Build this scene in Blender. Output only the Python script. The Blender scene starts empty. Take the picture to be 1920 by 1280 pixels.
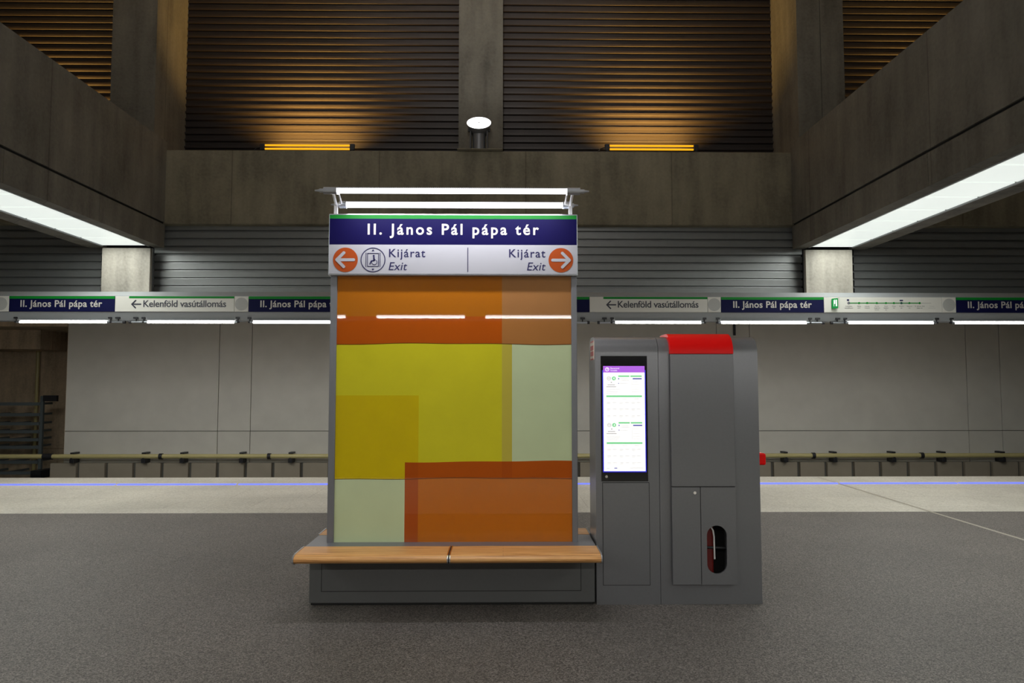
import bpy, math, random
from mathutils import Vector, Matrix

random.seed(4)
C = bpy.context.scene.collection
scene = bpy.context.scene

# ------------------------------------------------------------------ camera
F = 1350.0
CAM_H = 1.6
PITCH = math.radians(3.39)
YAW = math.radians(0.7)
cam_data = bpy.data.cameras.new('camera')
cam_data.sensor_width = 36.0
cam_data.lens = F / 1920 * 36
cam_data.clip_end = 200
cam = bpy.data.objects.new('camera', cam_data)
C.objects.link(cam)
cam.location = (0, 0, CAM_H)
cam.rotation_euler = (math.pi / 2 + PITCH, 0, -YAW)
scene.camera = cam

# ------------------------------------------------------------------ world and exposure
world = bpy.data.worlds.new('world')
scene.world = world
world.use_nodes = True
world.node_tree.nodes['Background'].inputs[0].default_value = (0.02, 0.018, 0.016, 1)
world.node_tree.nodes['Background'].inputs[1].default_value = 0.3
scene.view_settings.view_transform = 'Standard'
scene.view_settings.look = 'None'
scene.view_settings.exposure = 0.0
scene.view_settings.gamma = 1.0
scene.view_settings.use_curve_mapping = False

# light levels
PANEL_GLOW = 0.74         # luminous ceilings (seen surface)
PANEL_WATTS = 330.0       # each luminous ceiling
TUBE_GLOW = 26.0          # platform canopy tubes
TUBE_WATTS = 13.0
BOARD_TUBE_GLOW = 5.0
BOARD_TUBE_WATTS = 16.0
AMBER_GLOW = 1.0
AMBER_WATTS = 130.0
FLOOD_WATTS = 950.0
COLUMN_WATTS = 1700.0
WASH_WATTS = 260.0
NEAR_TUBE_WATTS = 38.0
SCREEN_GLOW = 0.88


# ------------------------------------------------------------------ helpers
def s2l(c):
    return c / 12.92 if c <= 0.04045 else ((c + 0.055) / 1.055) ** 2.4


def rgb(r, g, b):
    return (s2l(r / 255), s2l(g / 255), s2l(b / 255), 1)


def ray(px, py):
    u = (px - 960) / F
    v = -(py - 640) / F
    cp, sp = math.cos(PITCH), math.sin(PITCH)
    fh = Vector((math.sin(YAW), math.cos(YAW), 0))
    right = Vector((math.cos(YAW), -math.sin(YAW), 0))
    return fh * (cp - v * sp) + right * u + Vector((0, 0, sp + v * cp))


def P(px, py, Y):
    """world point on the plane y = Y seen at a place in the photograph"""
    d = ray(px, py)
    s = Y / d.y
    return Vector((d.x * s, Y, CAM_H + d.z * s))


def PX(px, py, Y):
    return P(px, py, Y).x


def PZ(px, py, Y):
    return P(px, py, Y).z


def YZ(px, py, z):
    """depth at which the ray meets the height z"""
    d = ray(px, py)
    return d.y * (z - CAM_H) / d.z


class MB:
    def __init__(self):
        self.v, self.f, self.m, self.s = [], [], [], []

    def add(self, verts, faces, mat=0, smooth=False):
        n = len(self.v)
        self.v += [tuple(p) for p in verts]
        for fc in faces:
            self.f.append([i + n for i in fc])
            self.m.append(mat)
            self.s.append(smooth)
        return self

    def box(self, x0, x1, y0, y1, z0, z1, mat=0):
        vs = [(x0, y0, z0), (x1, y0, z0), (x1, y1, z0), (x0, y1, z0), (x0, y0, z1), (x1, y0, z1), (x1, y1, z1), (x0, y1, z1)]
        fs = [(0, 3, 2, 1), (4, 5, 6, 7), (0, 1, 5, 4), (1, 2, 6, 5), (2, 3, 7, 6), (3, 0, 4, 7)]
        return self.add(vs, fs, mat)

    def cyl(self, a, b, r, n=16, mat=0, r2=None, caps=True):
        a, b = Vector(a), Vector(b)
        r2 = r if r2 is None else r2
        d = (b - a).normalized()
        u = d.orthogonal().normalized()
        w = d.cross(u)
        vs = []
        for c, rr in ((a, r), (b, r2)):
            for i in range(n):
                t = 2 * math.pi * i / n
                vs.append(c + u * (rr * math.cos(t)) + w * (rr * math.sin(t)))
        fs = [(i, (i + 1) % n, n + (i + 1) % n, n + i) for i in range(n)]
        self.add(vs, fs, mat, True)
        if caps:
            self.add(vs[:n], [tuple(range(n - 1, -1, -1))], mat)
            self.add(vs[n:], [tuple(range(n))], mat)
        return self

    def lathe(self, o, axis, prof, n=32, mat=0):
        """prof: list of (distance along axis, radius)"""
        o, d = Vector(o), Vector(axis).normalized()
        u = d.orthogonal().normalized()
        w = d.cross(u)
        vs = []
        for h, r in prof:
            for i in range(n):
                t = 2 * math.pi * i / n
                vs.append(o + d * h + u * (r * math.cos(t)) + w * (r * math.sin(t)))
        fs = []
        for k in range(len(prof) - 1):
            for i in range(n):
                fs.append((k * n + i, k * n + (i + 1) % n, (k + 1) * n + (i + 1) % n, (k + 1) * n + i))
        return self.add(vs, fs, mat, True)

    def prism_x(self, prof, x0, x1, mat=0, smooth=False):
        """profile in (y, z) extruded along x"""
        n = len(prof)
        vs = [(x0, y, z) for y, z in prof] + [(x1, y, z) for y, z in prof]
        fs = [(i, (i + 1) % n, n + (i + 1) % n, n + i) for i in range(n)]
        self.add(vs, fs, mat, smooth)
        self.add(vs[:n], [tuple(range(n - 1, -1, -1))], mat)
        self.add(vs[n:], [tuple(range(n))], mat)
        return self

    def prism_y(self, poly, y0, y1, mat=0):
        """polygon in (x, z) extruded along y"""
        n = len(poly)
        vs = [(x, y0, z) for x, z in poly] + [(x, y1, z) for x, z in poly]
        fs = [(i, (i + 1) % n, n + (i + 1) % n, n + i) for i in range(n)]
        fs += [tuple(range(n - 1, -1, -1)), tuple(range(n, 2 * n))]
        return self.add(vs, fs, mat)

    def disc(self, cx, cz, r, y0, y1, n=40, mat=0):
        return self.prism_y([(cx + r * math.cos(2 * math.pi * i / n), cz + r * math.sin(2 * math.pi * i / n)) for i in range(n)], y0, y1, mat)

    def ring(self, cx, cz, r0, r1, y0, y1, n=48, mat=0, a0=0.0, a1=2 * math.pi):
        full = abs(a1 - a0 - 2 * math.pi) < 1e-6
        k = n if full else n + 1
        vs = []
        for y in (y0, y1):
            for r in (r0, r1):
                for i in range(k):
                    t = a0 + (a1 - a0) * i / n
                    vs.append((cx + r * math.cos(t), y, cz + r * math.sin(t)))
        fs = []
        for i in range(n):
            j = (i + 1) % k
            fs += [(i, k + i, k + j, j), (k + i, 3 * k + i, 3 * k + j, k + j), (2 * k + i, 2 * k + j, 3 * k + j, 3 * k + i), (i, j, 2 * k + j, 2 * k + i)]
        return self.add(vs, fs, mat)

    def stroke(self, pts, w, y0, y1, mat=0, caps=True):
        """a flat pen stroke in the (x, z) plane"""
        pts = [Vector((p[0], p[1])) for p in pts]
        for k, (a, b) in enumerate(zip(pts, pts[1:])):
            y0 -= 0.00015
            d = (b - a).normalized()
            n = Vector((-d.y, d.x)) * (w / 2)
            self.prism_y([tuple(a - n), tuple(b - n), tuple(b + n), tuple(a + n)], y0, y1, mat)
        if caps:
            for p in pts:
                y0 -= 0.00015
                self.disc(p.x, p.y, w / 2, y0, y1, 16, mat)
        return self

    def build(self, name, mats, parent=None, bevel=0.0, origin=None, label=None):
        me = bpy.data.meshes.new(name)
        off = Vector((0, 0, 0))
        if parent is not None:
            off = Vector(parent.get('_o', (0, 0, 0)))
        elif origin is not None:
            off = Vector(origin)
        else:
            xs = [p[0] for p in self.v]
            ys = [p[1] for p in self.v]
            zs = [p[2] for p in self.v]
            off = Vector(((min(xs) + max(xs)) / 2, (min(ys) + max(ys)) / 2, min(zs)))
        me.from_pydata([tuple(Vector(p) - off) for p in self.v], [], self.f)
        for m in (mats if isinstance(mats, (list, tuple)) else [mats]):
            me.materials.append(m)
        me.polygons.foreach_set('material_index', self.m)
        me.polygons.foreach_set('use_smooth', self.s)
        me.update()
        o = bpy.data.objects.new(name, me)
        C.objects.link(o)
        if parent is not None:
            o.parent = parent
        else:
            o.location = off
        o['_o'] = tuple(off)
        if bevel:
            bm = o.modifiers.new('bevel', 'BEVEL')
            bm.width = bevel
            bm.segments = 2
            bm.limit_method = 'ANGLE'
            bm.angle_limit = math.radians(40)
        if label:
            o['label'] = label
        return o


def thing(name, loc, label, cat, group=None):
    o = bpy.data.objects.new(name, None)
    o.empty_display_size = 0.1
    C.objects.link(o)
    o.location = loc
    o['_o'] = tuple(loc)
    o['label'] = label
    o['category'] = cat
    if group:
        o['group'] = group
    return o


def tag(o, label, cat, group=None):
    o['label'] = label
    o['category'] = cat
    if group:
        o['group'] = group
    return o


def struct(mb, name, mats, label=None, bevel=0.0):
    o = mb.build(name, mats, bevel=bevel)
    o['kind'] = 'structure'
    o['category'] = name.split('_')[0] if not name.startswith('concrete') else 'concrete'
    if label:
        o['label'] = label
    return o


def dup(root, loc, label, group=None):
    r = root.copy()
    C.objects.link(r)
    r.location = loc
    r['label'] = label
    if group:
        r['group'] = group
    for ch in list(root.children):
        c = ch.copy()
        C.objects.link(c)
        c.parent = r
        for g in list(ch.children):
            d = g.copy()
            C.objects.link(d)
            d.parent = c
    return r


def glyphs(body, bold=0.0, shear=0.0, spacing=1.0):
    cu = bpy.data.curves.new('t', 'FONT')
    cu.body = body
    cu.size = 1.0
    cu.offset = bold
    cu.shear = shear
    cu.space_character = spacing
    cu.resolution_u = 4
    ob = bpy.data.objects.new('t', cu)
    C.objects.link(ob)
    dg = bpy.context.evaluated_depsgraph_get()
    me = bpy.data.meshes.new_from_object(ob.evaluated_get(dg))
    vs = [v.co.copy() for v in me.vertices]
    fs = [list(p.vertices) for p in me.polygons]
    bpy.data.objects.remove(ob)
    bpy.data.curves.remove(cu)
    bpy.data.meshes.remove(me)
    return vs, fs


def text(mb, body, x0, x1, zbase, cap, y, bold=0.0, shear=0.0, spacing=1.0, mat=0, ref='I'):
    """lettering fitted between x0 and x1, capital height cap, on the plane y"""
    vs, fs = glyphs(body, bold, shear, spacing)
    rv, _ = glyphs('H', bold)
    ch = max(v.y for v in rv) - min(v.y for v in rv)
    bx0, bx1 = min(v.x for v in vs), max(v.x for v in vs)
    sx = (x1 - x0) / (bx1 - bx0)
    sz = cap / ch
    mb.add([(x0 + (v.x - bx0) * sx, y, zbase + v.y * sz) for v in vs], fs, mat)
    return mb


def words(name, m, parent, body, x0, x1, zbase, cap, y, bold=0.0, shear=0.0, label=None, widen=1.0):
    """one line of lettering, each word a part of its own; letter spacing is chosen so that letters keep their proportions"""
    rv, _ = glyphs('H', bold)
    sz = cap / (max(v.y for v in rv) - min(v.y for v in rv))

    def width(sp):
        vs, _ = glyphs(body, bold, shear, sp)
        return max(v.x for v in vs) - min(v.x for v in vs)
    wa, wb = width(1.0), width(1.2)
    want = (x1 - x0) / (sz * widen)
    sp = max(0.9, min(1.3, 1.0 + 0.2 * (want - wa) / (wb - wa)))
    vs, fs = glyphs(body, bold, shear, sp)
    bx0, bx1 = min(v.x for v in vs), max(v.x for v in vs)
    sx = (x1 - x0) / (bx1 - bx0)
    ws = body.split(' ')
    cuts = []
    for k in range(1, len(ws)):
        pv, _ = glyphs(' '.join(ws[:k]), bold, shear, sp)
        cuts.append(max(v.x for v in pv) + 0.03)
    out = []
    for k in range(len(ws)):
        lo = cuts[k - 1] if k else -1e9
        hi = cuts[k] if k < len(cuts) else 1e9
        keep = [f for f in fs if lo <= sum(vs[i].x for i in f) / len(f) < hi]
        used = sorted({i for f in keep for i in f})
        idx = {v: n for n, v in enumerate(used)}
        mb = MB().add([(x0 + (vs[i].x - bx0) * sx, y, zbase + vs[i].y * sz) for i in used], [[idx[i] for i in f] for f in keep])
        out.append(mb.build(name, m, parent, label=label))
    return out


# ------------------------------------------------------------------ materials
def mat_new(name):
    m = bpy.data.materials.new(name)
    m.use_nodes = True
    nt = m.node_tree
    return m, nt, nt.nodes['Principled BSDF']


def simple(name, col, rough=0.5, metal=0.0, noise=0.06, scale=8.0, bump=0.0, coat=0.0, spec=0.5):
    """a plain finish with slight uneven tone"""
    m, nt, b = mat_new(name)
    b.inputs['Roughness'].default_value = rough
    b.inputs['Metallic'].default_value = metal
    b.inputs['Coat Weight'].default_value = coat
    b.inputs['Coat Roughness'].default_value = 0.012
    b.inputs['Specular IOR Level'].default_value = spec
    tc = nt.nodes.new('ShaderNodeTexCoord')
    nz = nt.nodes.new('ShaderNodeTexNoise')
    nz.inputs['Scale'].default_value = scale
    nz.inputs['Detail'].default_value = 4
    nt.links.new(tc.outputs['Object'], nz.inputs['Vector'])
    mx = nt.nodes.new('ShaderNodeMix')
    mx.data_type = 'RGBA'
    mx.inputs[6].default_value = tuple(c * (1 - noise) for c in col[:3]) + (1,)
    mx.inputs[7].default_value = tuple(min(1, c * (1 + noise)) for c in col[:3]) + (1,)
    nt.links.new(nz.outputs['Fac'], mx.inputs[0])
    nt.links.new(mx.outputs[2], b.inputs['Base Color'])
    if bump:
        bp = nt.nodes.new('ShaderNodeBump')
        bp.inputs['Strength'].default_value = bump
        bp.inputs['Distance'].default_value = 0.01
        nt.links.new(nz.outputs['Fac'], bp.inputs['Height'])
        nt.links.new(bp.outputs[0], b.inputs['Normal'])
    return m


def glow(name, col, strength):
    m, nt, b = mat_new(name)
    b.inputs['Base Color'].default_value = tuple(c * 0.6 for c in col[:3]) + (1,)
    b.inputs['Emission Color'].default_value = col
    b.inputs['Emission Strength'].default_value = strength
    b.inputs['Roughness'].default_value = 0.4
    return m


def ramp(nt, src, stops):
    r = nt.nodes.new('ShaderNodeValToRGB')
    el = r.color_ramp.elements
    el[0].position, el[0].color = stops[0]
    el[1].position, el[1].color = stops[-1]
    for p, c in stops[1:-1]:
        e = el.new(p)
        e.color = c
    nt.links.new(src, r.inputs[0])
    return r


def concrete(name, col, joint=0.0, row=40.0, rough=0.85):
    """board marked cast concrete with stains, pores and shuttering joints (world metres)"""
    m, nt, b = mat_new(name)
    L = nt.links
    geo = nt.nodes.new('ShaderNodeNewGeometry')
    big = nt.nodes.new('ShaderNodeTexNoise')
    big.inputs['Scale'].default_value = 0.9
    big.inputs['Detail'].default_value = 8
    big.inputs['Roughness'].default_value = 0.65
    L.new(geo.outputs['Position'], big.inputs['Vector'])
    mp = nt.nodes.new('ShaderNodeMapping')
    mp.inputs['Scale'].default_value = (2.2, 2.2, 0.35)
    L.new(geo.outputs['Position'], mp.inputs['Vector'])
    st = nt.nodes.new('ShaderNodeTexNoise')
    st.inputs['Scale'].default_value = 2.0
    st.inputs['Detail'].default_value = 5
    L.new(mp.outputs[0], st.inputs['Vector'])
    fine = nt.nodes.new('ShaderNodeTexNoise')
    fine.inputs['Scale'].default_value = 22
    fine.inputs['Detail'].default_value = 5
    L.new(geo.outputs['Position'], fine.inputs['Vector'])
    add = nt.nodes.new('ShaderNodeMath')
    add.operation = 'ADD'
    L.new(big.outputs['Fac'], add.inputs[0])
    L.new(st.outputs['Fac'], add.inputs[1])
    add2 = nt.nodes.new('ShaderNodeMath')
    add2.operation = 'MULTIPLY_ADD'
    add2.inputs[1].default_value = 0.4
    L.new(fine.outputs['Fac'], add2.inputs[0])
    L.new(add.outputs[0], add2.inputs[2])
    mul = nt.nodes.new('ShaderNodeMath')
    mul.operation = 'MULTIPLY'
    mul.inputs[1].default_value = 1 / 2.4
    L.new(add2.outputs[0], mul.inputs[0])
    d = tuple(c * 0.45 for c in col[:3]) + (1,)
    h = tuple(c * 1.5 for c in col[:3]) + (1,)
    r = ramp(nt, mul.outputs[0], [(0.32, d), (0.5, col), (0.7, h)])
    src = r.outputs[0]
    if joint:
        br = nt.nodes.new('ShaderNodeTexBrick')
        br.offset = 0.0
        br.inputs['Color1'].default_value = (1, 1, 1, 1)
        br.inputs['Color2'].default_value = (0.9, 0.9, 0.9, 1)
        br.inputs['Mortar'].default_value = (0.66, 0.65, 0.64, 1)
        br.inputs['Scale'].default_value = 1.0
        br.inputs['Mortar Size'].default_value = 0.012
        br.inputs['Brick Width'].default_value = joint
        br.inputs['Row Height'].default_value = row
        # a vertical face needs (along, up): along = x + y covers both directions of wall
        sep = nt.nodes.new('ShaderNodeSeparateXYZ')
        L.new(geo.outputs['Position'], sep.inputs[0])
        al = nt.nodes.new('ShaderNodeMath')
        al.operation = 'ADD'
        L.new(sep.outputs[0], al.inputs[0])
        L.new(sep.outputs[1], al.inputs[1])
        cb = nt.nodes.new('ShaderNodeCombineXYZ')
        L.new(al.outputs[0], cb.inputs[0])
        L.new(sep.outputs[2], cb.inputs[1])
        L.new(cb.outputs[0], br.inputs['Vector'])
        mx = nt.nodes.new('ShaderNodeMix')
        mx.data_type = 'RGBA'
        mx.blend_type = 'MULTIPLY'
        mx.inputs[0].default_value = 1
        L.new(src, mx.inputs[6])
        L.new(br.outputs['Color'], mx.inputs[7])
        src = mx.outputs[2]
    L.new(src, b.inputs['Base Color'])
    b.inputs['Roughness'].default_value = rough
    bp = nt.nodes.new('ShaderNodeBump')
    bp.inputs['Strength'].default_value = 0.25
    bp.inputs['Distance'].default_value = 0.02
    L.new(fine.outputs['Fac'], bp.inputs['Height'])
    L.new(bp.outputs[0], b.inputs['Normal'])
    return m


def granite(name, dark, mid, lite, scale, rough, tile=None, tone=0.12):
    """speckled stone, optionally in slabs"""
    m, nt, b = mat_new(name)
    L = nt.links
    geo = nt.nodes.new('ShaderNodeNewGeometry')
    vo = nt.nodes.new('ShaderNodeTexVoronoi')
    vo.inputs['Scale'].default_value = scale
    L.new(geo.outputs['Position'], vo.inputs['Vector'])
    nz = nt.nodes.new('ShaderNodeTexNoise')
    nz.inputs['Scale'].default_value = scale * 0.45
    nz.inputs['Detail'].default_value = 3
    L.new(geo.outputs['Position'], nz.inputs['Vector'])
    sp = nt.nodes.new('ShaderNodeSeparateColor')
    L.new(vo.outputs['Color'], sp.inputs[0])
    av = nt.nodes.new('ShaderNodeMath')
    av.operation = 'MULTIPLY_ADD'
    av.inputs[1].default_value = 0.55
    L.new(sp.outputs[0], av.inputs[0])
    hf = nt.nodes.new('ShaderNodeMath')
    hf.operation = 'MULTIPLY'
    hf.inputs[1].default_value = 0.45
    L.new(nz.outputs['Fac'], hf.inputs[0])
    L.new(hf.outputs[0], av.inputs[2])
    r = ramp(nt, av.outputs[0], [(0.2, dark), (0.5, mid), (0.8, lite)])
    src = r.outputs[0]
    bg = nt.nodes.new('ShaderNodeTexNoise')
    bg.inputs['Scale'].default_value = 0.8
    bg.inputs['Detail'].default_value = 6
    L.new(geo.outputs['Position'], bg.inputs['Vector'])
    tr = ramp(nt, bg.outputs['Fac'], [(0.3, (1 - tone,) * 3 + (1,)), (0.7, (1 + tone,) * 3 + (1,))])
    mx = nt.nodes.new('ShaderNodeMix')
    mx.data_type = 'RGBA'
    mx.blend_type = 'MULTIPLY'
    mx.inputs[0].default_value = 1
    L.new(src, mx.inputs[6])
    L.new(tr.outputs[0], mx.inputs[7])
    src = mx.outputs[2]
    if tile:
        br = nt.nodes.new('ShaderNodeTexBrick')
        br.offset = 0.5
        br.inputs['Color1'].default_value = (1, 1, 1, 1)
        br.inputs['Color2'].default_value = (0.93, 0.93, 0.92, 1)
        br.inputs['Mortar'].default_value = (0.72, 0.7, 0.68, 1)
        br.inputs['Scale'].default_value = 1.0
        br.inputs['Mortar Size'].default_value = tile[2]
        br.inputs['Brick Width'].default_value = tile[0]
        br.inputs['Row Height'].default_value = tile[1]
        L.new(geo.outputs['Position'], br.inputs['Vector'])
        m2 = nt.nodes.new('ShaderNodeMix')
        m2.data_type = 'RGBA'
        m2.blend_type = 'MULTIPLY'
        m2.inputs[0].default_value = 1
        L.new(src, m2.inputs[6])
        L.new(br.outputs['Color'], m2.inputs[7])
        src = m2.outputs[2]
    L.new(src, b.inputs['Base Color'])
    b.inputs['Roughness'].default_value = rough
    b.inputs['Specular IOR Level'].default_value = 0.25
    return m


def wood(name):
    m, nt, b = mat_new(name)
    L = nt.links
    geo = nt.nodes.new('ShaderNodeNewGeometry')
    mp = nt.nodes.new('ShaderNodeMapping')
    mp.inputs['Scale'].default_value = (1.0, 26, 26)
    L.new(geo.outputs['Position'], mp.inputs['Vector'])
    nz = nt.nodes.new('ShaderNodeTexNoise')
    nz.inputs['Scale'].default_value = 2.2
    nz.inputs['Detail'].default_value = 7
    nz.inputs['Roughness'].default_value = 0.7
    L.new(mp.outputs[0], nz.inputs['Vector'])
    r = ramp(nt, nz.outputs['Fac'], [(0.3, rgb(158, 100, 50)), (0.5, rgb(220, 162, 98)), (0.72, rgb(240, 192, 132))])
    # boards glued edge to edge
    sep = nt.nodes.new('ShaderNodeSeparateXYZ')
    L.new(geo.outputs['Position'], sep.inputs[0])
    cb = nt.nodes.new('ShaderNodeCombineXYZ')
    L.new(sep.outputs[0], cb.inputs[0])
    L.new(sep.outputs[1], cb.inputs[1])
    br = nt.nodes.new('ShaderNodeTexBrick')
    br.inputs['Color1'].default_value = (1.0, 1.0, 1.0, 1)
    br.inputs['Color2'].default_value = (0.93, 0.92, 0.91, 1)
    br.inputs['Mortar'].default_value = (0.6, 0.55, 0.5, 1)
    br.inputs['Scale'].default_value = 1.0
    br.inputs['Mortar Size'].default_value = 0.0015
    br.inputs['Brick Width'].default_value = 6.0
    br.inputs['Row Height'].default_value = 0.042
    L.new(cb.outputs[0], br.inputs['Vector'])
    mx = nt.nodes.new('ShaderNodeMix')
    mx.data_type = 'RGBA'
    mx.blend_type = 'MULTIPLY'
    mx.inputs[0].default_value = 1
    L.new(r.outputs[0], mx.inputs[6])
    L.new(br.outputs['Color'], mx.inputs[7])
    L.new(mx.outputs[2], b.inputs['Base Color'])
    b.inputs['Roughness'].default_value = 0.42
    return m


M = {}
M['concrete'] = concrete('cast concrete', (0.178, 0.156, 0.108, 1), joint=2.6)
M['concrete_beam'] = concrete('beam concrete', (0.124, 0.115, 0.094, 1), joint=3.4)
M['concrete_pale'] = concrete('pale pillar concrete', (0.31, 0.285, 0.245, 1), rough=0.7)
M['concrete_brown'] = concrete('tunnel concrete', (0.56, 0.44, 0.30, 1), joint=2.2)
M['ceiling'] = concrete('hall ceiling', (0.55, 0.54, 0.53, 1))
M['floor'] = granite('dark granite', (0.035, 0.031, 0.028, 1), (0.110, 0.098, 0.088, 1), (0.23, 0.206, 0.188, 1), 150, 0.55)
M['floor_pale'] = granite('pale stone', (0.4, 0.37, 0.32, 1), (0.5, 0.47, 0.41, 1), (0.58, 0.55, 0.49, 1), 60, 0.45, tile=(1.1, 0.86, 0.006))
M['strip_pale'] = simple('pale joint strip', (0.325, 0.29, 0.235, 1), 0.4)
M['wall_panel'] = simple('track wall panel', (0.62, 0.60, 0.54, 1), 0.6, noise=0.09, scale=3.0)
M['joint'] = simple('dark joint', (0.16, 0.155, 0.14, 1), 0.8)
M['cladding'] = simple('low wall cladding', (0.30, 0.26, 0.20, 1), 0.7, noise=0.12, scale=4)
M['slot'] = simple('slot grey', (0.12, 0.115, 0.10, 1), 0.7)
M['track'] = simple('track bed', (0.03, 0.028, 0.026, 1), 0.9)
M['corr_dark'] = simple('dark corrugated metal', (0.030, 0.023, 0.021, 1), 0.42, metal=0.3, noise=0.1)
M['corr_grey'] = simple('grey corrugated metal', (0.24, 0.245, 0.245, 1), 0.36, metal=0.5, noise=0.08)
M['black'] = simple('black gap', (0.006, 0.006, 0.006, 1), 0.7)
M['black_gloss'] = simple('black glass', (0.004, 0.004, 0.005, 1), 0.15)
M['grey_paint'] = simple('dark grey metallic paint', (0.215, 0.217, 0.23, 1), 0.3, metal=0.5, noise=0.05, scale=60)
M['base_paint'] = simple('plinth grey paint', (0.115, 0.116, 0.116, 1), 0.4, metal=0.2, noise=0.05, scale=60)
M['alu'] = simple('aluminium', (0.42, 0.44, 0.48, 1), 0.3, metal=0.8, noise=0.04, scale=30)
M['post'] = simple('post grey paint', (0.20, 0.205, 0.225, 1), 0.38, metal=0.4, noise=0.04, scale=30)
M['canopy'] = simple('canopy grey paint', (0.27, 0.28, 0.29, 1), 0.45, noise=0.05)
M['dark_metal'] = simple('dark fittings', (0.03, 0.03, 0.034, 1), 0.45, metal=0.3)
M['chrome'] = simple('chrome', (0.8, 0.8, 0.8, 1), 0.18, metal=1.0, noise=0.02)
M['white_paint'] = simple('white bracket paint', (0.7, 0.69, 0.68, 1), 0.4)
M['wood'] = wood('bench wood')
M['navy'] = simple('navy sign face', rgb(11, 6, 60), 0.5, spec=0.1, noise=0.04)
M['navy_far'] = simple('far navy sign face', rgb(14, 16, 58), 0.6, spec=0.12, noise=0.04)
M['green'] = simple('green sign stripe', rgb(14, 116, 36), 0.5, spec=0.2, noise=0.03)
M['green_far'] = simple('far green stripe', rgb(12, 120, 40), 0.5, spec=0.2, noise=0.03)
M['white'] = simple('white sign face', rgb(166, 166, 172), 0.45, noise=0.02)
M['white_far'] = simple('far white sign face', rgb(200, 197, 190), 0.5, noise=0.02)
M['letter'] = simple('white lettering', rgb(186, 181, 176), 0.4, noise=0.02)
M['letter_navy'] = simple('navy lettering', rgb(18, 14, 70), 0.45, noise=0.02)
M['letter_dark'] = simple('dark lettering', rgb(44, 44, 58), 0.4, noise=0.02)
M['orange_disc'] = simple('orange disc', rgb(160, 66, 10), 0.45, spec=0.3, noise=0.02)
M['grille'] = simple('speaker grille', (0.36, 0.355, 0.34, 1), 0.6, noise=0.1, scale=120)
M['red'] = simple('red paint', rgb(236, 4, 2), 0.35, spec=0.25, noise=0.04)
M['red_dark'] = simple('dark red plastic', rgb(104, 16, 14), 0.4, noise=0.06)
M['sticker_pink'] = simple('faded red print', rgb(196, 84, 78), 0.5)
M['sticker'] = simple('sticker white', rgb(222, 206, 190), 0.5)
M['pipe'] = simple('cream pipe paint', (0.56, 0.49, 0.23, 1), 0.22, noise=0.06)
M['rack'] = simple('galvanised steel', (0.16, 0.19, 0.20, 1), 0.5, metal=0.4)
M['rubber'] = simple('cable rubber', (0.01, 0.01, 0.01, 1), 0.6)
M['panel_glow'] = glow('luminous ceiling', (0.93, 1.0, 0.95, 1), PANEL_GLOW)
M['tube_glow'] = glow('fluorescent tube', (1.0, 0.97, 0.93, 1), TUBE_GLOW)
M['board_tube_glow'] = glow('board tube', (0.93, 0.93, 1.0, 1), BOARD_TUBE_GLOW)
M['amber_glow'] = glow('amber tube', (1.0, 0.47, 0.01, 1), AMBER_GLOW)
M['flood_glow'] = glow('flood lens', (0.97, 0.97, 1.0, 1), 3.0)
M['led_blue'] = glow('blue LED line', (0.13, 0.17, 1.0, 1), 1.25)
M['exit_glow'] = glow('lit exit pictogram', (0.85, 1.0, 0.9, 1), 0.9)
M['screen'] = glow('screen page', (0.96, 0.95, 0.93, 1), SCREEN_GLOW)
M['screen_rim'] = glow('screen rim', (0.02, 0.02, 0.7, 1), 0.6)
M['screen_purple'] = glow('screen purple', rgb(166, 92, 212), 0.95)
M['screen_green'] = glow('screen green', rgb(112, 200, 136), 0.95)
M['screen_navy'] = glow('screen navy', rgb(64, 68, 160), 0.9)
M['screen_grey'] = glow('screen grey', rgb(206, 205, 206), 0.95)
M['screen_dark'] = glow('screen dark grey', rgb(140, 138, 140), 0.9)


def glass_mat(name, r, g, b):
    return simple('glass ' + name, rgb(r, g, b), 0.5, noise=0.07, scale=5, coat=0.7, spec=0.1)


GL = [glass_mat('orange', 176, 102, 6), glass_mat('tan', 164, 114, 66), glass_mat('rust', 180, 82, 2),
      glass_mat('tan dark', 168, 112, 58), glass_mat('lime', 210, 202, 36), glass_mat('olive', 194, 180, 70),
      glass_mat('pale', 198, 212, 168), glass_mat('mustard', 208, 184, 4), glass_mat('brick', 172, 76, 2),
      glass_mat('deep orange', 192, 106, 3), glass_mat('thread', 70, 36, 12)]

# ================================================================== THE HALL
DW = 12.6                                  # concrete beam over the far platform edge
EDGE = YZ(960, 894, 0.0)                   # far platform edge
BORDER = YZ(960, 960.5, 0.0)               # dark granite meets the pale stone
NEAR_EDGE = 10.9 - EDGE
WALL = 16.0

# floor
struct(MB().box(-22, 22, 10.9 - BORDER, BORDER, -0.3, 0.0), 'floor', M['floor'], 'dark speckled granite platform floor')
struct(MB().box(-22, 22, BORDER, EDGE, -0.3, 0.0), 'floor_edge', M['floor_pale'], 'pale stone strip along the far platform edge')
struct(MB().box(-22, 22, NEAR_EDGE, 10.9 - BORDER, -0.3, 0.0), 'floor_near', M['floor_pale'])
struct(MB().box(-22, 22, EDGE - 0.25, 19.5, -1.35, -1.2).box(-22, 22, EDGE - 0.25, EDGE - 0.1, -1.2, -0.3), 'floor_track', M['track'])
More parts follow.
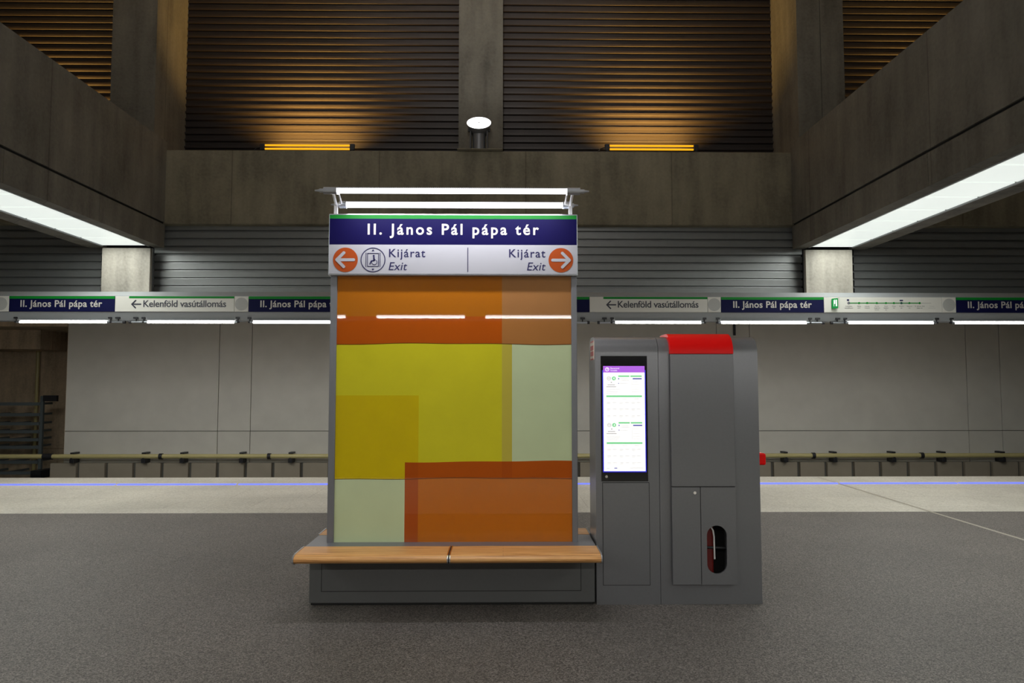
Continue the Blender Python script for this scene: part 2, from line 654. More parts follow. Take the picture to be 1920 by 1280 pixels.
# pale diagonal joint strip set in the floor on the right
a = P(1532, 893.7, 1)
pts = []
for px, py in ((1534, 894.4), (1650, 930), (1766, 965.5), (1920, 1012), (2150, 1082)):
    y = YZ(px, py, 0.0)
    pts.append((PX(px, py, y), y))
mb = MB()
for (x0, y0), (x1, y1) in zip(pts, pts[1:]):
    mb.add([(x0 - .022, y0, .002), (x0 + .022, y0, .002), (x1 + .022, y1, .002), (x1 - .022, y1, .002)], [(0, 3, 2, 1)])
struct(mb, 'trim_1', M['strip_pale'], 'thin pale joint strip crossing the floor on the right')

# track wall with panel joints
wx0 = PX(124, 740, WALL)
zt, zb = 3.1, -1.2
xs_j = [PX(410, 720, WALL), PX(471, 720, WALL), PX(878, 720, WALL), PX(940, 720, WALL), PX(1345, 720, WALL), PX(1407, 720, WALL), PX(1813, 720, WALL), PX(1876, 720, WALL), PX(2278, 720, WALL), PX(2340, 720, WALL)]
zj = PZ(960, 807.5, WALL)
mb = MB()
edges = [wx0] + xs_j + [22]
for x0, x1 in zip(edges, edges[1:]):
    for z0, z1 in ((zb, zj), (zj, zt)):
        mb.box(x0 + (0.007 if x0 != wx0 else 0), x1 - 0.007, WALL, WALL + 0.04, z0 + (0.007 if z0 == zj else 0), z1 - (0.007 if z1 == zj else 0), 0)
mb.box(wx0, 22, WALL + 0.04, WALL + 0.3, zb, zt, 1)
struct(mb, 'wall_back', [M['wall_panel'], M['joint']], 'light grey panelled wall beyond the track')
# dark recess left of the wall
mb = MB().box(-22, wx0 - 0.02, 18.2, 18.4, zb, 4.6).box(wx0 - 0.02, wx0 + 0.001, WALL + 0.02, 18.4, zb, 4.6)
struct(mb, 'wall_recess', M['concrete_brown'], 'dark concrete recess at the end of the track wall')
zs = PZ(60, 612, WALL)
struct(MB().box(-22, wx0 + 0.001, 15.95, 18.2, zs, zs + 0.25).box(-22, PX(76, 640, 17.0), 17.0, 18.2, zs - 0.45, zs), 'concrete_lintel', M['concrete_brown'], 'concrete lintel over the dark recess')
# tunnel soffit
struct(MB().box(-22, 22, 12.95, 19, 3.1, 3.3), 'ceiling_track', M['concrete_brown'])

# low cladding boards under the pipe
slots = [PX(px, 880, WALL - 0.12) for px in (145.3, 199, 251, 303.5, 355.5, 407.5, 460, 511.5, 565, 617, 669, 721, 773, 825, 877, 929, 981, 1033, 1085, 1137, 1189, 1241, 1293, 1345, 1397, 1448.5, 1498, 1549, 1600, 1651, 1703, 1755, 1807, 1859.4, 1912, 1964)]
zc = PZ(960, 867, WALL - 0.12)
mb = MB()
edges = [PX(94, 880, WALL - 0.12)] + slots + [22]
for x0, x1 in zip(edges, edges[1:]):
    mb.box(x0 + (0.036 if x0 != edges[0] else 0), x1 - 0.036, WALL - 0.12, WALL - 0.04, zb, zc, 0)
mb.box(edges[0], 22, WALL - 0.04, WALL - 0.005, zb, zc, 1)
struct(mb, 'baseboard_back', [M['cladding'], M['slot']], 'tan cladding boards with dark slots at the foot of the track wall')

# concrete spandrel beam with its ledge, and corrugated cladding under and over it
zl = PZ(896, 283, DW)
zs0 = PZ(896, 421, DW)
struct(MB().box(-22, 22, DW, 14.0, zs0, zl), 'wall_spandrel', M['concrete'], 'brown cast concrete wall beam across the hall', bevel=0.02)


def corrugated(x0, x1, y, z0, z1, pitch, prof):
    """prof: (share of the pitch, depth) pairs"""
    line = []
    z = z0
    while z < z1:
        for t, d in prof:
            line.append((y + d, z + t * pitch))
        z += pitch
    n = len(line)
    vs = [(x0, yy, zz) for yy, zz in line] + [(x1, yy, zz) for yy, zz in line]
    fs = [(i, n + i, n + i + 1, i + 1) for i in range(n - 1)]
    return vs, [tuple(reversed(f)) for f in fs]


mb = MB()
mb.add(*corrugated(-22, 22, 13.85, zl - 0.2, 10.2, 0.1385, [(0, 0.0), (0.50, 0.0), (0.62, -0.04), (0.86, -0.042), (0.97, 0.0)]))
struct(mb, 'wall_upper', M['corr_dark'], 'dark corrugated metal wall above the ledge')
mb = MB()
LOW_Y = 12.78
lb = PZ(400, 552, LOW_Y) - 0.1
segs = [(-22, PX(190, 500, LOW_Y)), (PX(288.5, 500, LOW_Y), PX(1504, 500, LOW_Y)), (PX(1601, 500, LOW_Y), 22)]
for x0, x1 in segs:
    mb.add(*corrugated(x0, x1, LOW_Y, lb, zs0 + 0.05, 0.141, [(0, 0.0), (0.62, -0.006), (0.70, 0.045), (0.86, 0.045), (0.93, 0.0)]))
struct(mb, 'wall_cladding', M['corr_grey'], 'grey horizontal metal cladding under the concrete beam')
struct(MB().box(-22, 22, LOW_Y + 0.06, LOW_Y + 0.12, lb, zs0), 'wall_backing', M['black'])
mb = MB()
for px in (284.5, 1508.5):
    x = PX(px, 500, LOW_Y)
    mb.box(x - 0.012, x + 0.03 if px < 900 else x + 0.012, LOW_Y - 0.03, LOW_Y + 0.05, lb, PZ(284, 466, LOW_Y))
struct(mb, 'trim_2', M['canopy'], 'thin metal edge strips beside the pale pillars')

# columns above the ledge
mb = MB()
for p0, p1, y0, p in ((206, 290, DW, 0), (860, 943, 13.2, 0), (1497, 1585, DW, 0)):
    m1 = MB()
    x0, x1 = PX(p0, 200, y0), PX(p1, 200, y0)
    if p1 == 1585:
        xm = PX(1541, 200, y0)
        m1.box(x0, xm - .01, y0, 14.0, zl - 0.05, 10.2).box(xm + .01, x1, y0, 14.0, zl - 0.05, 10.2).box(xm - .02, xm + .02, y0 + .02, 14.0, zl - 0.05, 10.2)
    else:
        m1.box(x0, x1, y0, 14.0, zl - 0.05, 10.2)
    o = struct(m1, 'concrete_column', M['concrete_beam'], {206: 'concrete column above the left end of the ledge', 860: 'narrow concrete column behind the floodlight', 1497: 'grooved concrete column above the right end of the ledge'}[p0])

# big beams with luminous ceilings set in their undersides
zbot = PZ(306, 464, DW - 0.02)
ztop = PZ(308, 266, DW)
zgr = PZ(292, 421, DW)


def beam(px_in, px_p0, px_p1, px_out, side):
    """px: inner face, panel edges, outer face at the far end"""
    xi, xo = PX(px_in, 464, DW), PX(px_out, 464, DW)
    pa, pb = PX(px_p0, 464, 12.45), PX(px_p1, 464, 12.45)
    lo, hi = min(xi, xo), max(xi, xo)
    y0, y1 = -4.5, DW + 0.02
    mb = MB()
    mb.box(lo, hi, y0, y1, zgr + 0.04, ztop)                       # upper body
    ins = 0.03
    mb.box(lo + ins, hi - ins, y0, y1, zgr - 0.01, zgr + 0.05, 1)  # shadow gap
    seg = 2.05
    y = y1
    while y > y0:                                                   # fascia cast in lengths
        for xa, xb in ((lo, pa), (pb, hi)):
            mb.box(xa, xb, max(y0, y - seg + 0.008), y, zbot, zgr)
        y -= seg
    mb.box(pa - 0.02, pb + 0.02, y0, y1, zbot + 0.25, zgr, 1)
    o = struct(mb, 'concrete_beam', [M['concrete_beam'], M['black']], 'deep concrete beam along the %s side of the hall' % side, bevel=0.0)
    t = thing('luminous_ceiling', ((pa + pb) / 2, 4, zbot + 0.02), 'long white lit ceiling panel set under the %s concrete beam' % side, 'ceiling light', 'lit panels under the beams')
    fr = MB()
    fr.box(pa, pa + 0.03, y0, 12.44, zbot - 0.006, zbot + 0.03).box(pb - 0.03, pb, y0, 12.44, zbot - 0.006, zbot + 0.03)
    fr.build('frame', M['canopy'], t)
    step = 0.68
    y = 12.44
    while y - step > -4.5:
        MB().box(pa + 0.03, pb - 0.03, y - step + 0.05, y, zbot + 0.012, zbot + 0.03).build('diffuser', M['panel_glow'], t)
        y -= step
    MB().box(pa, pb, y0, 12.44, zbot + 0.06, zbot + 0.08).build('back_tray', M['white_far'], t)
    ld = bpy.data.lights.new('ceiling_light', 'AREA')
    ld.shape = 'RECTANGLE'
    ld.size, ld.size_y = abs(pb - pa) * 0.9, 16.5
    ld.energy = PANEL_WATTS
    ld.color = (0.95, 1.0, 0.94)
    lo_ = bpy.data.objects.new('ceiling_light', ld)
    C.objects.link(lo_)
    lo_.parent = t
    lo_.location = (0, 0, -0.03)
    return pa, pb


bl = beam(307, 190, 281, 165, 'left')
br_ = beam(1487, 1515, 1600, 1624, 'right')

# pale pillars under the ends of the luminous ceilings
for (p0, p1, side) in ((190, 281, 'left'), (1511, 1599, 'right')):
    x0, x1 = PX(p0, 505, 12.45), PX(p1, 505, 12.45)
    struct(MB().box(x0, x1, 12.45, 12.53, PZ(p0, 548.5 if side == 'left' else 551, 12.45), PZ(p0, 464.5 if side == 'left' else 468, 12.45)), 'concrete_pillar', M['concrete_pale'],
           'pale square concrete pillar end below the %s lit ceiling' % side, bevel=0.008)

# closing the hall
struct(MB().box(-22, 22, -6, 19, 10.2, 10.4), 'ceiling', M['ceiling'])
struct(MB().box(-22.3, -22, -6, 19, -1.4, 10.4), 'wall_left', M['concrete_beam'])
struct(MB().box(22, 22.3, -6, 19, -1.4, 10.4), 'wall_right', M['concrete_beam'])
struct(MB().box(-22, 22, -5.3, -5.1, -1.4, 3.1).box(-22, 22, -5.3, -1.7, -1.4, -1.2), 'wall_front', M['concrete_beam'])
struct(MB().box(-22, 22, -5.3, -1.75, 3.1, zl), 'wall_front_spandrel', M['ceiling'])
struct(MB().box(-22, 22, -5.3, -2.9, zl, 10.2), 'wall_front_upper', M['ceiling'])

# ================================================================== CANOPY WITH SIGNS (far platform edge)
CY = 12.2
zc_top = PZ(960, 556.5, CY)
zc_mid = PZ(960, 585, CY)
zc_bot = PZ(960, 601, CY)
prof = [(CY, zc_mid - 0.005), (CY, zc_top + 0.01), (CY + 0.16, zc_top + 0.10), (CY + 0.85, zc_top + 0.10), (CY + 0.85, zc_bot + 0.1), (CY + 0.55, zc_bot + 0.02), (CY + 0.30, zc_bot + 0.02), (CY + 0.06, zc_bot)]
struct(MB().prism_x(prof, -22, 22), 'trim_3', M['canopy'], 'grey canopy beam carrying the platform signs')
struct(MB().prism_x([(10.9 - y, z) for y, z in reversed(prof)], -22, 22), 'trim_4', M['canopy'])


def sx(px):
    return PX(px, 570, CY)


SZ0, SZ1 = zc_mid, zc_top
SY = CY - 0.02
CAP_B = PZ(960, 576, SY)
CAP_T = PZ(960, 563.5, SY)
cap = CAP_T - CAP_B
GREEN = (SZ1 - SZ0) * 0.17


def name_sign(p0, p1, t0, t1, label):
    x0, x1 = sx(p0), sx(p1)
    t = thing('station_name_sign', ((x0 + x1) / 2, CY - 0.01, SZ0), label, 'sign', 'station name signs on the canopy')
    MB().box(x0, x1, SY, CY - 0.001, SZ0, SZ1).build('sign_face', M['navy_far'], t, bevel=0.003)
    MB().box(x0, x1, SY - 0.002, SY, SZ1 - GREEN, SZ1).build('stripe', M['green_far'], t, label='green stripe')
    words('lettering', M['letter'], t, 'II. János Pál pápa tér', sx(t0), sx(t1), CAP_B, cap, SY - 0.003, bold=0.02)
    return t


def arrow_left(mb, xa, xb, z, h, w, y0, y1, flip=False):
    """shaft plus two barbs; tip at xa"""
    k = 1 if not flip else -1
    mb.stroke([(xa, z), (xb, z)], w, y0, y1)
    y0 -= 0.0008
    mb.stroke([(xa + k * h, z + h), (xa, z), (xa + k * h, z - h)], w, y0, y1)
    return mb


def direction_sign(p0, p1, g0, a0, a1, t0, t1, label):
    x0, x1 = sx(p0), sx(p1)
    t = thing('direction_sign', ((x0 + x1) / 2, CY - 0.01, SZ0), label, 'sign', 'direction signs on the canopy')
    MB().box(x0, x1, SY, CY - 0.001, SZ0, SZ1).build('sign_face', M['white_far'], t, bevel=0.003)
    MB().box(sx(g0), x1, SY - 0.002, SY, SZ1 - GREEN * 0.8, SZ1).build('stripe', M['green_far'], t, label='green stripe')
    z = (SZ0 + SZ1) / 2 - 0.005
    arrow_left(MB(), sx(a0), sx(a1), z, 0.062, 0.022, SY - 0.003, SY).build('arrow', M['letter_dark'], t)
    words('lettering', M['letter_dark'], t, 'Kelenföld vasútállomás', sx(t0), sx(t1), CAP_B, cap, SY - 0.003, bold=0.014)
    return t


def loudspeaker(p0, p1, pc, label):
    x0, x1 = sx(p0), sx(p1)
    t = thing('loudspeaker', ((x0 + x1) / 2, CY - 0.01, SZ0), label, 'loudspeaker', 'round loudspeakers on the canopy')
    MB().box(x0, x1, SY, CY - 0.001, SZ0, SZ1).build('cover_plate', M['white_far'], t, bevel=0.003)
    zc_ = (SZ0 + SZ1) / 2
    MB().disc(sx(pc), zc_, (SZ1 - SZ0) * 0.42, SY - 0.004, SY).build('grille', M['grille'], t)
    return t


name_sign(18.5, 216, 40, 193, 'navy station name sign below the left pale pillar, left of the first arrow sign')
name_sign(467, 665, 489, 641, 'navy station name sign cut off by the left edge of the bench board')
name_sign(907, 1105, 929, 1080, 'navy station name sign mostly hidden behind the bench board, only its right end showing')
name_sign(1351.5, 1543.5, 1374, 1521, 'navy station name sign directly above the red-capped kiosk, right of a round loudspeaker')
name_sign(1791.5, 1985, 1813, 1962, 'navy station name sign running out of the frame at far right')
direction_sign(217, 440, 243, 248.5, 265, 270, 425, 'white direction sign with left arrow, left of the bench board')
direction_sign(1105.5, 1326, 1131, 1137.5, 1154, 1158, 1309, 'white direction sign with left arrow above the kiosk screen')
direction_sign(666, 889, 691, 697.5, 714, 718, 869, 'white direction sign with left arrow, hidden behind the bench board')
loudspeaker(-28, 18, 3, 'round grey loudspeaker at the left edge of the frame')
loudspeaker(440.5, 466.5, 453.5, 'round grey loudspeaker between left arrow sign and navy sign')
loudspeaker(1326.5, 1351, 1338.5, 'round grey loudspeaker above the kiosk between two signs')
loudspeaker(1765.5, 1791, 1778, 'round grey loudspeaker at the right end of the route map')

# route map sign
x0, x1 = sx(1544), sx(1765)
t = thing('route_map_sign', ((x0 + x1) / 2, CY - 0.01, SZ0), 'white route map sign with green line of station dots', 'sign')
MB().box(x0, x1, SY, CY - 0.001, SZ0, SZ1).build('sign_face', M['white_far'], t, bevel=0.003)
zr = PZ(1660, 568, SY)
MB().stroke([(sx(1592), zr), (sx(1723), zr)], 0.014, SY - 0.003, SY).build('route_line', M['green_far'], t, label='green route line')
MB().stroke([(sx(1723), zr), (sx(1744), zr)], 0.009, SY - 0.003, SY).build('route_line', M['grille'], t, label='grey end of the route line')
for px in (1609.5, 1624.7, 1642.8, 1660, 1674.7, 1703.8, 1723):
    MB().disc(sx(px), zr, 0.017, SY - 0.005, SY).build('stop_dot', M['green_far'], t)
for px in (1590, 1688.8):
    MB().ring(sx(px), zr, 0.010, 0.018, SY - 0.006, SY, 20).build('interchange_ring', M['letter_navy'], t)
names = [(1590, ['Kelenföld', 'vasútállomás']), (1609.5, ['Bikás', 'park']), (1624.7, ['Újbuda-', 'központ']), (1642.8, ['Móricz', 'Zsigmond', 'körtér']),
         (1660, ['Szent', 'Gellért', 'tér']), (1674.7, ['Fővám', 'tér']), (1688.8, ['Kálvin', 'tér']), (1703.8, ['Rákóczi', 'tér']), (1723, ['II. János Pál', 'pápa tér']), (1746, ['Keleti', 'pályaudvar'])]
for px, ls in names:
    mb = MB()
    for k, s in enumerate(ls):
        w = 0.0125 * len(s)
        z = zr - 0.062 - 0.031 * k
        text(mb, s, sx(px) - w / 2, sx(px) + w / 2, z, 0.017, SY - 0.003)
    mb.build('stop_name', M['letter_dark'] if px < 1740 else M['grille'], t)
MB().box(sx(1587), sx(1591), SY - 0.003, SY, zr + 0.035, zr + 0.065).build('line_symbol', M['letter_navy'], t)
MB().box(sx(1686), sx(1692), SY - 0.003, SY, zr + 0.035, zr + 0.055).build('line_symbol', M['letter_navy'], t)

# exit pictogram projecting from the canopy
xe0, xe1 = sx(1557.5), sx(1571)
t = thing('exit_sign', (xe1, CY - 0.1, SZ0), 'small green running man exit sign beside the route map', 'exit sign')
ez0, ez1 = PZ(1560, 578.5, SY) , PZ(1565, 560, SY)
# the plate stands out from the canopy, seen at a slant
pa_, pb_ = Vector((sx(1557.5), SY - 0.02, 0)), Vector((PX(1572, 570, SY - 0.11), SY - 0.11, 0))
d_ = (pb_ - pa_).normalized()
n_ = Vector((d_.y, -d_.x, 0))
if n_.y > 0:
    n_ = -n_


def slant(mb, u0, u1, z0, z1, off, thick):
    ln = (pb_ - pa_).length
    q = [pa_ + d_ * (u0 * ln), pa_ + d_ * (u1 * ln)]
    f0 = [q[0] + n_ * off, q[1] + n_ * off]
    f1 = [q[0] + n_ * (off - thick), q[1] + n_ * (off - thick)]
    vs = [(p.x, p.y, z) for z in (z0, z1) for p in (f0[0], f0[1], f1[1], f1[0])]
    return mb.add(vs, [(0, 3, 2, 1), (4, 5, 6, 7), (0, 1, 5, 4), (1, 2, 6, 5), (2, 3, 7, 6), (3, 0, 4, 7)])


eh = ez1 - ez0
slant(MB(), 0, 1, ez0, ez1, 0, 0.03).build('sign_plate', glow('exit green', rgb(20, 150, 70), 0.45), t)
mb = MB()
slant(mb, 0.60, 0.80, ez0 + eh * .2, ez0 + eh * .85, 0.002, 0.002)        # doorway
slant(mb, 0.30, 0.36, ez0 + eh * .2, ez0 + eh * .85, 0.002, 0.002)
slant(mb, 0.36, 0.52, ez0 + eh * .45, ez0 + eh * .75, 0.002, 0.002)       # figure
slant(mb, 0.42, 0.50, ez0 + eh * .77, ez0 + eh * .88, 0.002, 0.002)
mb.build('pictogram', M['exit_glow'], t)
slant(MB(), 0.97, 1.03, ez0 - 0.004, ez1 + 0.02, 0.004, 0.04).build('frame', M['white_far'], t)

# ---- tubes under the canopy (local x along the tube, origin at its centre)
TZ = PZ(960, 604.5, 12.25)
TY = 12.25
TUBE_L = sx(1512) - sx(1352)


def make_tube(glow_mat, side):
    t = thing('tube_light', (0, 0, 0), '', 'tube light', 'tube lights under the canopy')
    h = TUBE_L / 2
    MB().cyl((-h, 0, 0), (h, 0, 0), 0.016, 14).build('tube', glow_mat, t, label='glowing white tube')
    for s in (-1, 1):
        MB().cyl((s * h, 0, 0), (s * (h + 0.05), 0, 0), 0.02, 14).build('end_cap', M['alu'], t)
        MB().cyl((s * (h + 0.05), 0, 0), (s * (h + 0.085), 0, 0.004), 0.016, 10).box(s * (h + .06) - .03, s * (h + .06) + .03, -0.03, 0.03, 0.055, 0.085).cyl((s * (h + .06), 0, .015), (s * (h + .06), 0, .06), .01, 8).build('hanger', M['dark_metal'], t)
    # unlit sleeve reaching into the wide gap between two tubes
    m1 = MB().cyl((side * (h + 0.085), 0, 0), (side * (h + 0.27), 0, 0), 0.017, 12)
    m1.build('sleeve', M['alu'], t)
    MB().cyl((side * (h + 0.27), 0, 0), (side * (h + 0.31), 0, 0), 0.026, 12).build('sleeve_socket', M['dark_metal'], t)
    m1 = MB().box(side * (h + .19) - .04, side * (h + .19) + .04, -0.03, 0.03, 0.055, 0.085).cyl((side * (h + .19), 0, .012), (side * (h + .19), 0, .06), .01, 8)
    m1.build('hanger', M['dark_metal'], t)
    # grey reflector trough behind the tube, track-side lip added to shade the wall top
    MB().box(-h, h, -0.03, 0.05, 0.03, 0.04).box(-h, h, 0.05, 0.056, 0.0, 0.04).build('reflector', M['canopy'], t)
    ld = bpy.data.lights.new('tube_light_lamp', 'AREA')
    ld.shape = 'RECTANGLE'
    ld.size, ld.size_y = TUBE_L, 0.03
    ld.energy = TUBE_WATTS
    ld.color = (1.0, 0.98, 0.92)
    lo_ = bpy.data.objects.new('tube_light_lamp', ld)
    C.objects.link(lo_)
    lo_.parent = t
    lo_.location = (0, 0, -0.025)
    return t


tube0 = make_tube(M['tube_glow'], 1)
tube1 = make_tube(M['tube_glow'], -1)
far = [(119, 'tube light at the left end of the canopy, under the first station name sign'),
       (358, 'tube light under the left direction sign'),
       (556, 'tube light cut off by the left edge of the bench board'),
       (793, None), (991, None),
       (1234, 'tube light under the direction sign above the kiosk screen'),
       (1432, 'tube light under the station name sign above the kiosk'),
       (1670, 'tube light under the route map sign'),
       (1869, 'tube light cut off by the right edge of the frame'),
       (-110, None)]
used = {tube0: False, tube1: False}
for k, (px, lab) in enumerate(far):
    proto = tube1 if k in (1, 3, 5, 7, 9) else tube0      # sleeves face each other across the wide gaps
    loc = (PX(px, 604, TY), TY, TZ)
    if lab is None:
        lab = 'tube light under the canopy hidden behind the bench board or out of frame'
    if not used[proto]:
        proto.location = loc
        proto['label'] = lab
        used[proto] = True
    else:
        dup(proto, loc, lab)
# the same tubes over the near platform edge, seen mirrored in the coloured glass
GLASS_Y = 5.41


def mirror_x(px):
    """x of a point at depth NTY whose mirror image in the glass is seen at px"""
    return PX(px, 593, 2 * GLASS_Y - NTY)


NTY = -1.1
NTZ = PZ(850, 593, 2 * GLASS_Y - NTY)
near_lamp = [c for c in tube0.children if c.type == 'LIGHT'][0].data.copy()
near_lamp.energy = NEAR_TUBE_WATTS
for px in (352, 565, 789, 993, 1200, 1405):
    o = dup(tube0, (mirror_x(px), NTY, NTZ), 'tube light over the near platform edge, seen only as a reflection in the glass', 'reflected tube lights')
    o.rotation_euler = (0, 0, math.pi)
    for ch in o.children:
        if ch.type == 'LIGHT':
            ch.data = near_lamp
    for ch in [c for c in o.children if c.name.startswith('sleeve')]:
        bpy.data.objects.remove(ch)
    for ch in [c for c in o.children if c.name.startswith('hanger')][2:]:
        bpy.data.objects.remove(ch)

# blue LED line in the floor
yb_ = YZ(960, 907.5, 0.0)
t = thing('edge_light_strip', (0, yb_, 0), 'thin blue light line set in the pale platform edge', 'light strip')
brk = [-235, -9, 218, 445, 672, 899, 1126, 1350, 1573, 1796, 2020]
for p0, p1 in zip(brk, brk[1:]):
    MB().box(PX(p0 + 3, 907, yb_), PX(p1 - 3, 907, yb_), yb_ - 0.036, yb_ + 0.036, 0.0, 0.014).build('light_segment', M['led_blue'], t)

# ================================================================== PIPE ON THE TRACK WALL
PY_ = WALL - 0.2
zp = PZ(960, 854.5, PY_)
t = thing('wall_pipe', (0, PY_, zp), 'long cream pipe on dark clamps along the track wall', 'pipe')
xcp = [PX(px, 855, PY_) for px in (90, 302, 505, 1525, 1728)]
runs = [(-22, xcp[0]), (xcp[0], xcp[1]), (xcp[1], xcp[2]), (xcp[2], xcp[3]), (xcp[3], xcp[4]), (xcp[4], 22)]
for x0, x1 in runs:
    MB().cyl((x0 + 0.02, PY_, zp), (x1 - 0.02, PY_, zp), 0.05, 20).build('pipe_length', M['pipe'], t)
for i, x in enumerate(xcp):
    w = 0.1 if i == 0 else 0.035
    MB().cyl((x - w, PY_, zp), (x + w, PY_, zp), 0.066, 20).build('coupling', M['dark_metal'], t)
for px in (136, 270, 342, 453, 545, 1473, 1565, 1675, 1769, 1880):
    x = PX(px, 855, PY_)
    MB().box(x - 0.045, x + 0.045, PY_ - 0.02, WALL - 0.005, zp + 0.05, zp + 0.085).box(x - 0.045, x + 0.045, PY_ - 0.04, WALL - 0.005, zp - 0.14, zp - 0.05).box(x - 0.02, x + 0.02, PY_ - 0.056, PY_ - 0.04, zp - 0.09, zp - 0.03).build('clamp', M['dark_metal'], t, bevel=0.006)

# hanging rod against the wall above the kiosk
x = PX(1378, 616, WALL - 0.1)
tag(MB().cyl((x, WALL - 0.06, 3.1), (x, WALL - 0.06, PZ(1378, 629, WALL)), 0.028, 12).build('hanging_pipe', M['dark_metal']), 'short dark pipe end hanging on the wall behind the red cap', 'pipe')

# stack of galvanised frames in the dark recess
RY = 16.9
xr = PX(78, 800, RY)
t = thing('steel_frame_stack', (xr - 0.8, RY, -0.45), 'dim stack of galvanised steel frames in the dark recess at left', 'steel rack')
ztop_r, zfl = PZ(78, 742, RY), -1.2
MB().box(xr - 0.035, xr + 0.035, RY - 0.03, RY + 0.03, zfl, ztop_r).build('post', M['rack'], t)
MB().box(xr - 2.2, xr - 2.13, RY - 0.03, RY + 0.03, zfl, ztop_r).build('post', M['rack'], t)
for py in (757, 777, 794, 809, 824, 838, 866, 886):
    z = PZ(40, py, RY)
    m1 = MB()
    m1.box(xr - 2.4, xr - 0.03, RY - 0.05, RY - 0.01, z - 0.035, z + 0.035)
    for k in range(5):
        m1.box(xr - 2.3 + 0.5 * k, xr - 2.26 + 0.5 * k, RY - 0.01, RY + 0.8, z - 0.03, z + 0.02)
    m1.build('rail', M['rack'], t)
MB().box(xr + 0.03, xr + 0.34, RY - 0.04, RY + 0.04, PZ(78, 752, RY), PZ(78, 741, RY)).build('bracket', M['dark_metal'], t)
MB().box(xr + 0.01, xr + 0.24, RY - 0.35, RY - 0.02, PZ(85, 893, RY), PZ(85, 879, RY)).build('foot_box', M['dark_metal'], t)
# vertical pipe in the recess
x = PX(72, 650, 18.1)
tag(MB().cyl((x, 18.1, -1.2), (x, 18.1, PZ(72, 627, 18.1)), 0.04, 12).build('vertical_pipe', M['pipe']), 'thin upright pipe on the back wall of the dark recess', 'pipe')

# ================================================================== AMBER LAMPS AND FLOODLIGHT ON THE LEDGE
AY = 13.3


def amber(px0, px1, label, py=276, vis=True):
    zc0 = PZ((px0 + px1) / 2, py, AY)
    x0, x1 = PX(px0, py, AY), PX(px1, py, AY)
    t = thing('amber_lamp', ((x0 + x1) / 2, AY, zl), label, 'lamp', 'amber lamps on the ledge')
    for dz in (0.036, -0.032):
        MB().cyl((x0, AY, zc0 + dz), (x1, AY, zc0 + dz), 0.017, 12).build('tube', M['amber_glow'], t, label='glowing amber tube')
    for x, s in ((x0, -1), (x1, 1)):
        MB().box(min(x, x + s * 0.09), max(x, x + s * 0.09), AY - 0.03, AY + 0.03, zc0 - 0.06, zc0 + 0.065).build('end_socket', M['dark_metal'], t, bevel=0.012)
        MB().box(x + s * 0.045 - 0.02, x + s * 0.045 + 0.02, AY - 0.02, AY + 0.02, zl, zc0 - 0.05).build('foot', M['dark_metal'], t)
    pts_ = [Vector((x0 - 0.09, AY, zc0)), Vector((x0 - 0.16, AY, zc0 - 0.02)), Vector((x0 - 0.22, AY, zc0 - 0.08)), Vector((x0 - 0.3, AY, zl + 0.02))]
    m1 = MB()
    for a_, b_ in zip(pts_, pts_[1:]):
        m1.cyl(a_, b_, 0.012, 8)
    m1.build('cable', M['rubber'], t)
    ld = bpy.data.lights.new('amber_lamp_light', 'AREA')
    ld.shape = 'RECTANGLE'
    ld.size, ld.size_y = x1 - x0, 0.08
    ld.energy = AMBER_WATTS
    ld.color = (1.0, 0.58, 0.14)
    ld.spread = math.radians(135)
    lo_ = bpy.data.objects.new('amber_lamp_light', ld)
    C.objects.link(lo_)
    lo_.parent = t
    lo_.location = (0, 0.03, zc0 - zl + 0.07)
    lo_.rotation_euler = (math.radians(180 - 18), 0, 0)
    return t


amber(497, 656, 'amber twin tube lamp on the ledge left of the floodlight')
amber(1143, 1300, 'amber twin tube lamp on the ledge right of the floodlight', 277)
amber(-30, 120, 'amber lamp in the left outer bay, hidden behind the left beam')
amber(1740, 1890, 'amber lamp in the right outer bay, hidden behind the right beam')

# floodlight
FY = 12.75
ctr = P(898, 231, FY)
R_ = 0.218
el = math.radians(42)
ax = Vector((0, -math.cos(el), math.sin(el)))
zpl = PZ(898, 278, 12.5)
t = thing('floodlight', (ctr.x, FY, zl), 'round white floodlight on a grey bracket on the ledge', 'floodlight')
MB().box(PX(857, 281, 12.5), PX(943, 281, 12.5), 12.5, 13.15, zl, zpl).build('base_plate', M['concrete'], t, bevel=0.004)
MB().lathe(ctr, ax, [(-0.30, 0.0), (-0.30, 0.10), (-0.22, 0.135), (-0.06, 0.20), (0.0, 0.226), (0.012, 0.226), (0.012, R_)], 40).build('housing', M['grey_paint'], t)
lens = MB()
u_ = Vector((1, 0, 0))
w_ = ax.cross(u_)
ring_ = [ctr + u_ * (R_ * math.cos(2 * math.pi * i / 40)) + w_ * (R_ * math.sin(2 * math.pi * i / 40)) + ax * 0.008 for i in range(40)]
lens.add(ring_, [tuple(range(40))])
lens.build('lens', M['flood_glow'], t, label='glowing white lens')
MB().cyl(ctr + ax * 0.009, ctr + ax * 0.016, 0.014, 12).build('lens_screw', M['alu'], t)
sb = Vector((ctr.x, FY + 0.06, zpl))
MB().cyl(sb, (ctr.x, FY + 0.06, ctr.z - 0.16), 0.115, 20).build('stem', M['grey_paint'], t)
for s in (-1, 1):
    m1 = MB()
    m1.box(ctr.x + s * 0.15 - 0.012, ctr.x + s * 0.15 + 0.012, FY - 0.03, FY + 0.13, zpl, ctr.z - 0.02)
    m1.cyl((ctr.x + s * 0.12, FY + 0.07, ctr.z - 0.11), (ctr.x + s * 0.20, FY + 0.07, ctr.z - 0.11), 0.03, 12)
    m1.build('yoke_arm', M['dark_metal'], t)
ld = bpy.data.lights.new('floodlight_beam', 'SPOT')
ld.energy = FLOOD_WATTS
ld.spot_size = math.radians(110)
ld.spot_blend = 0.6
ld.shadow_soft_size = 0.2
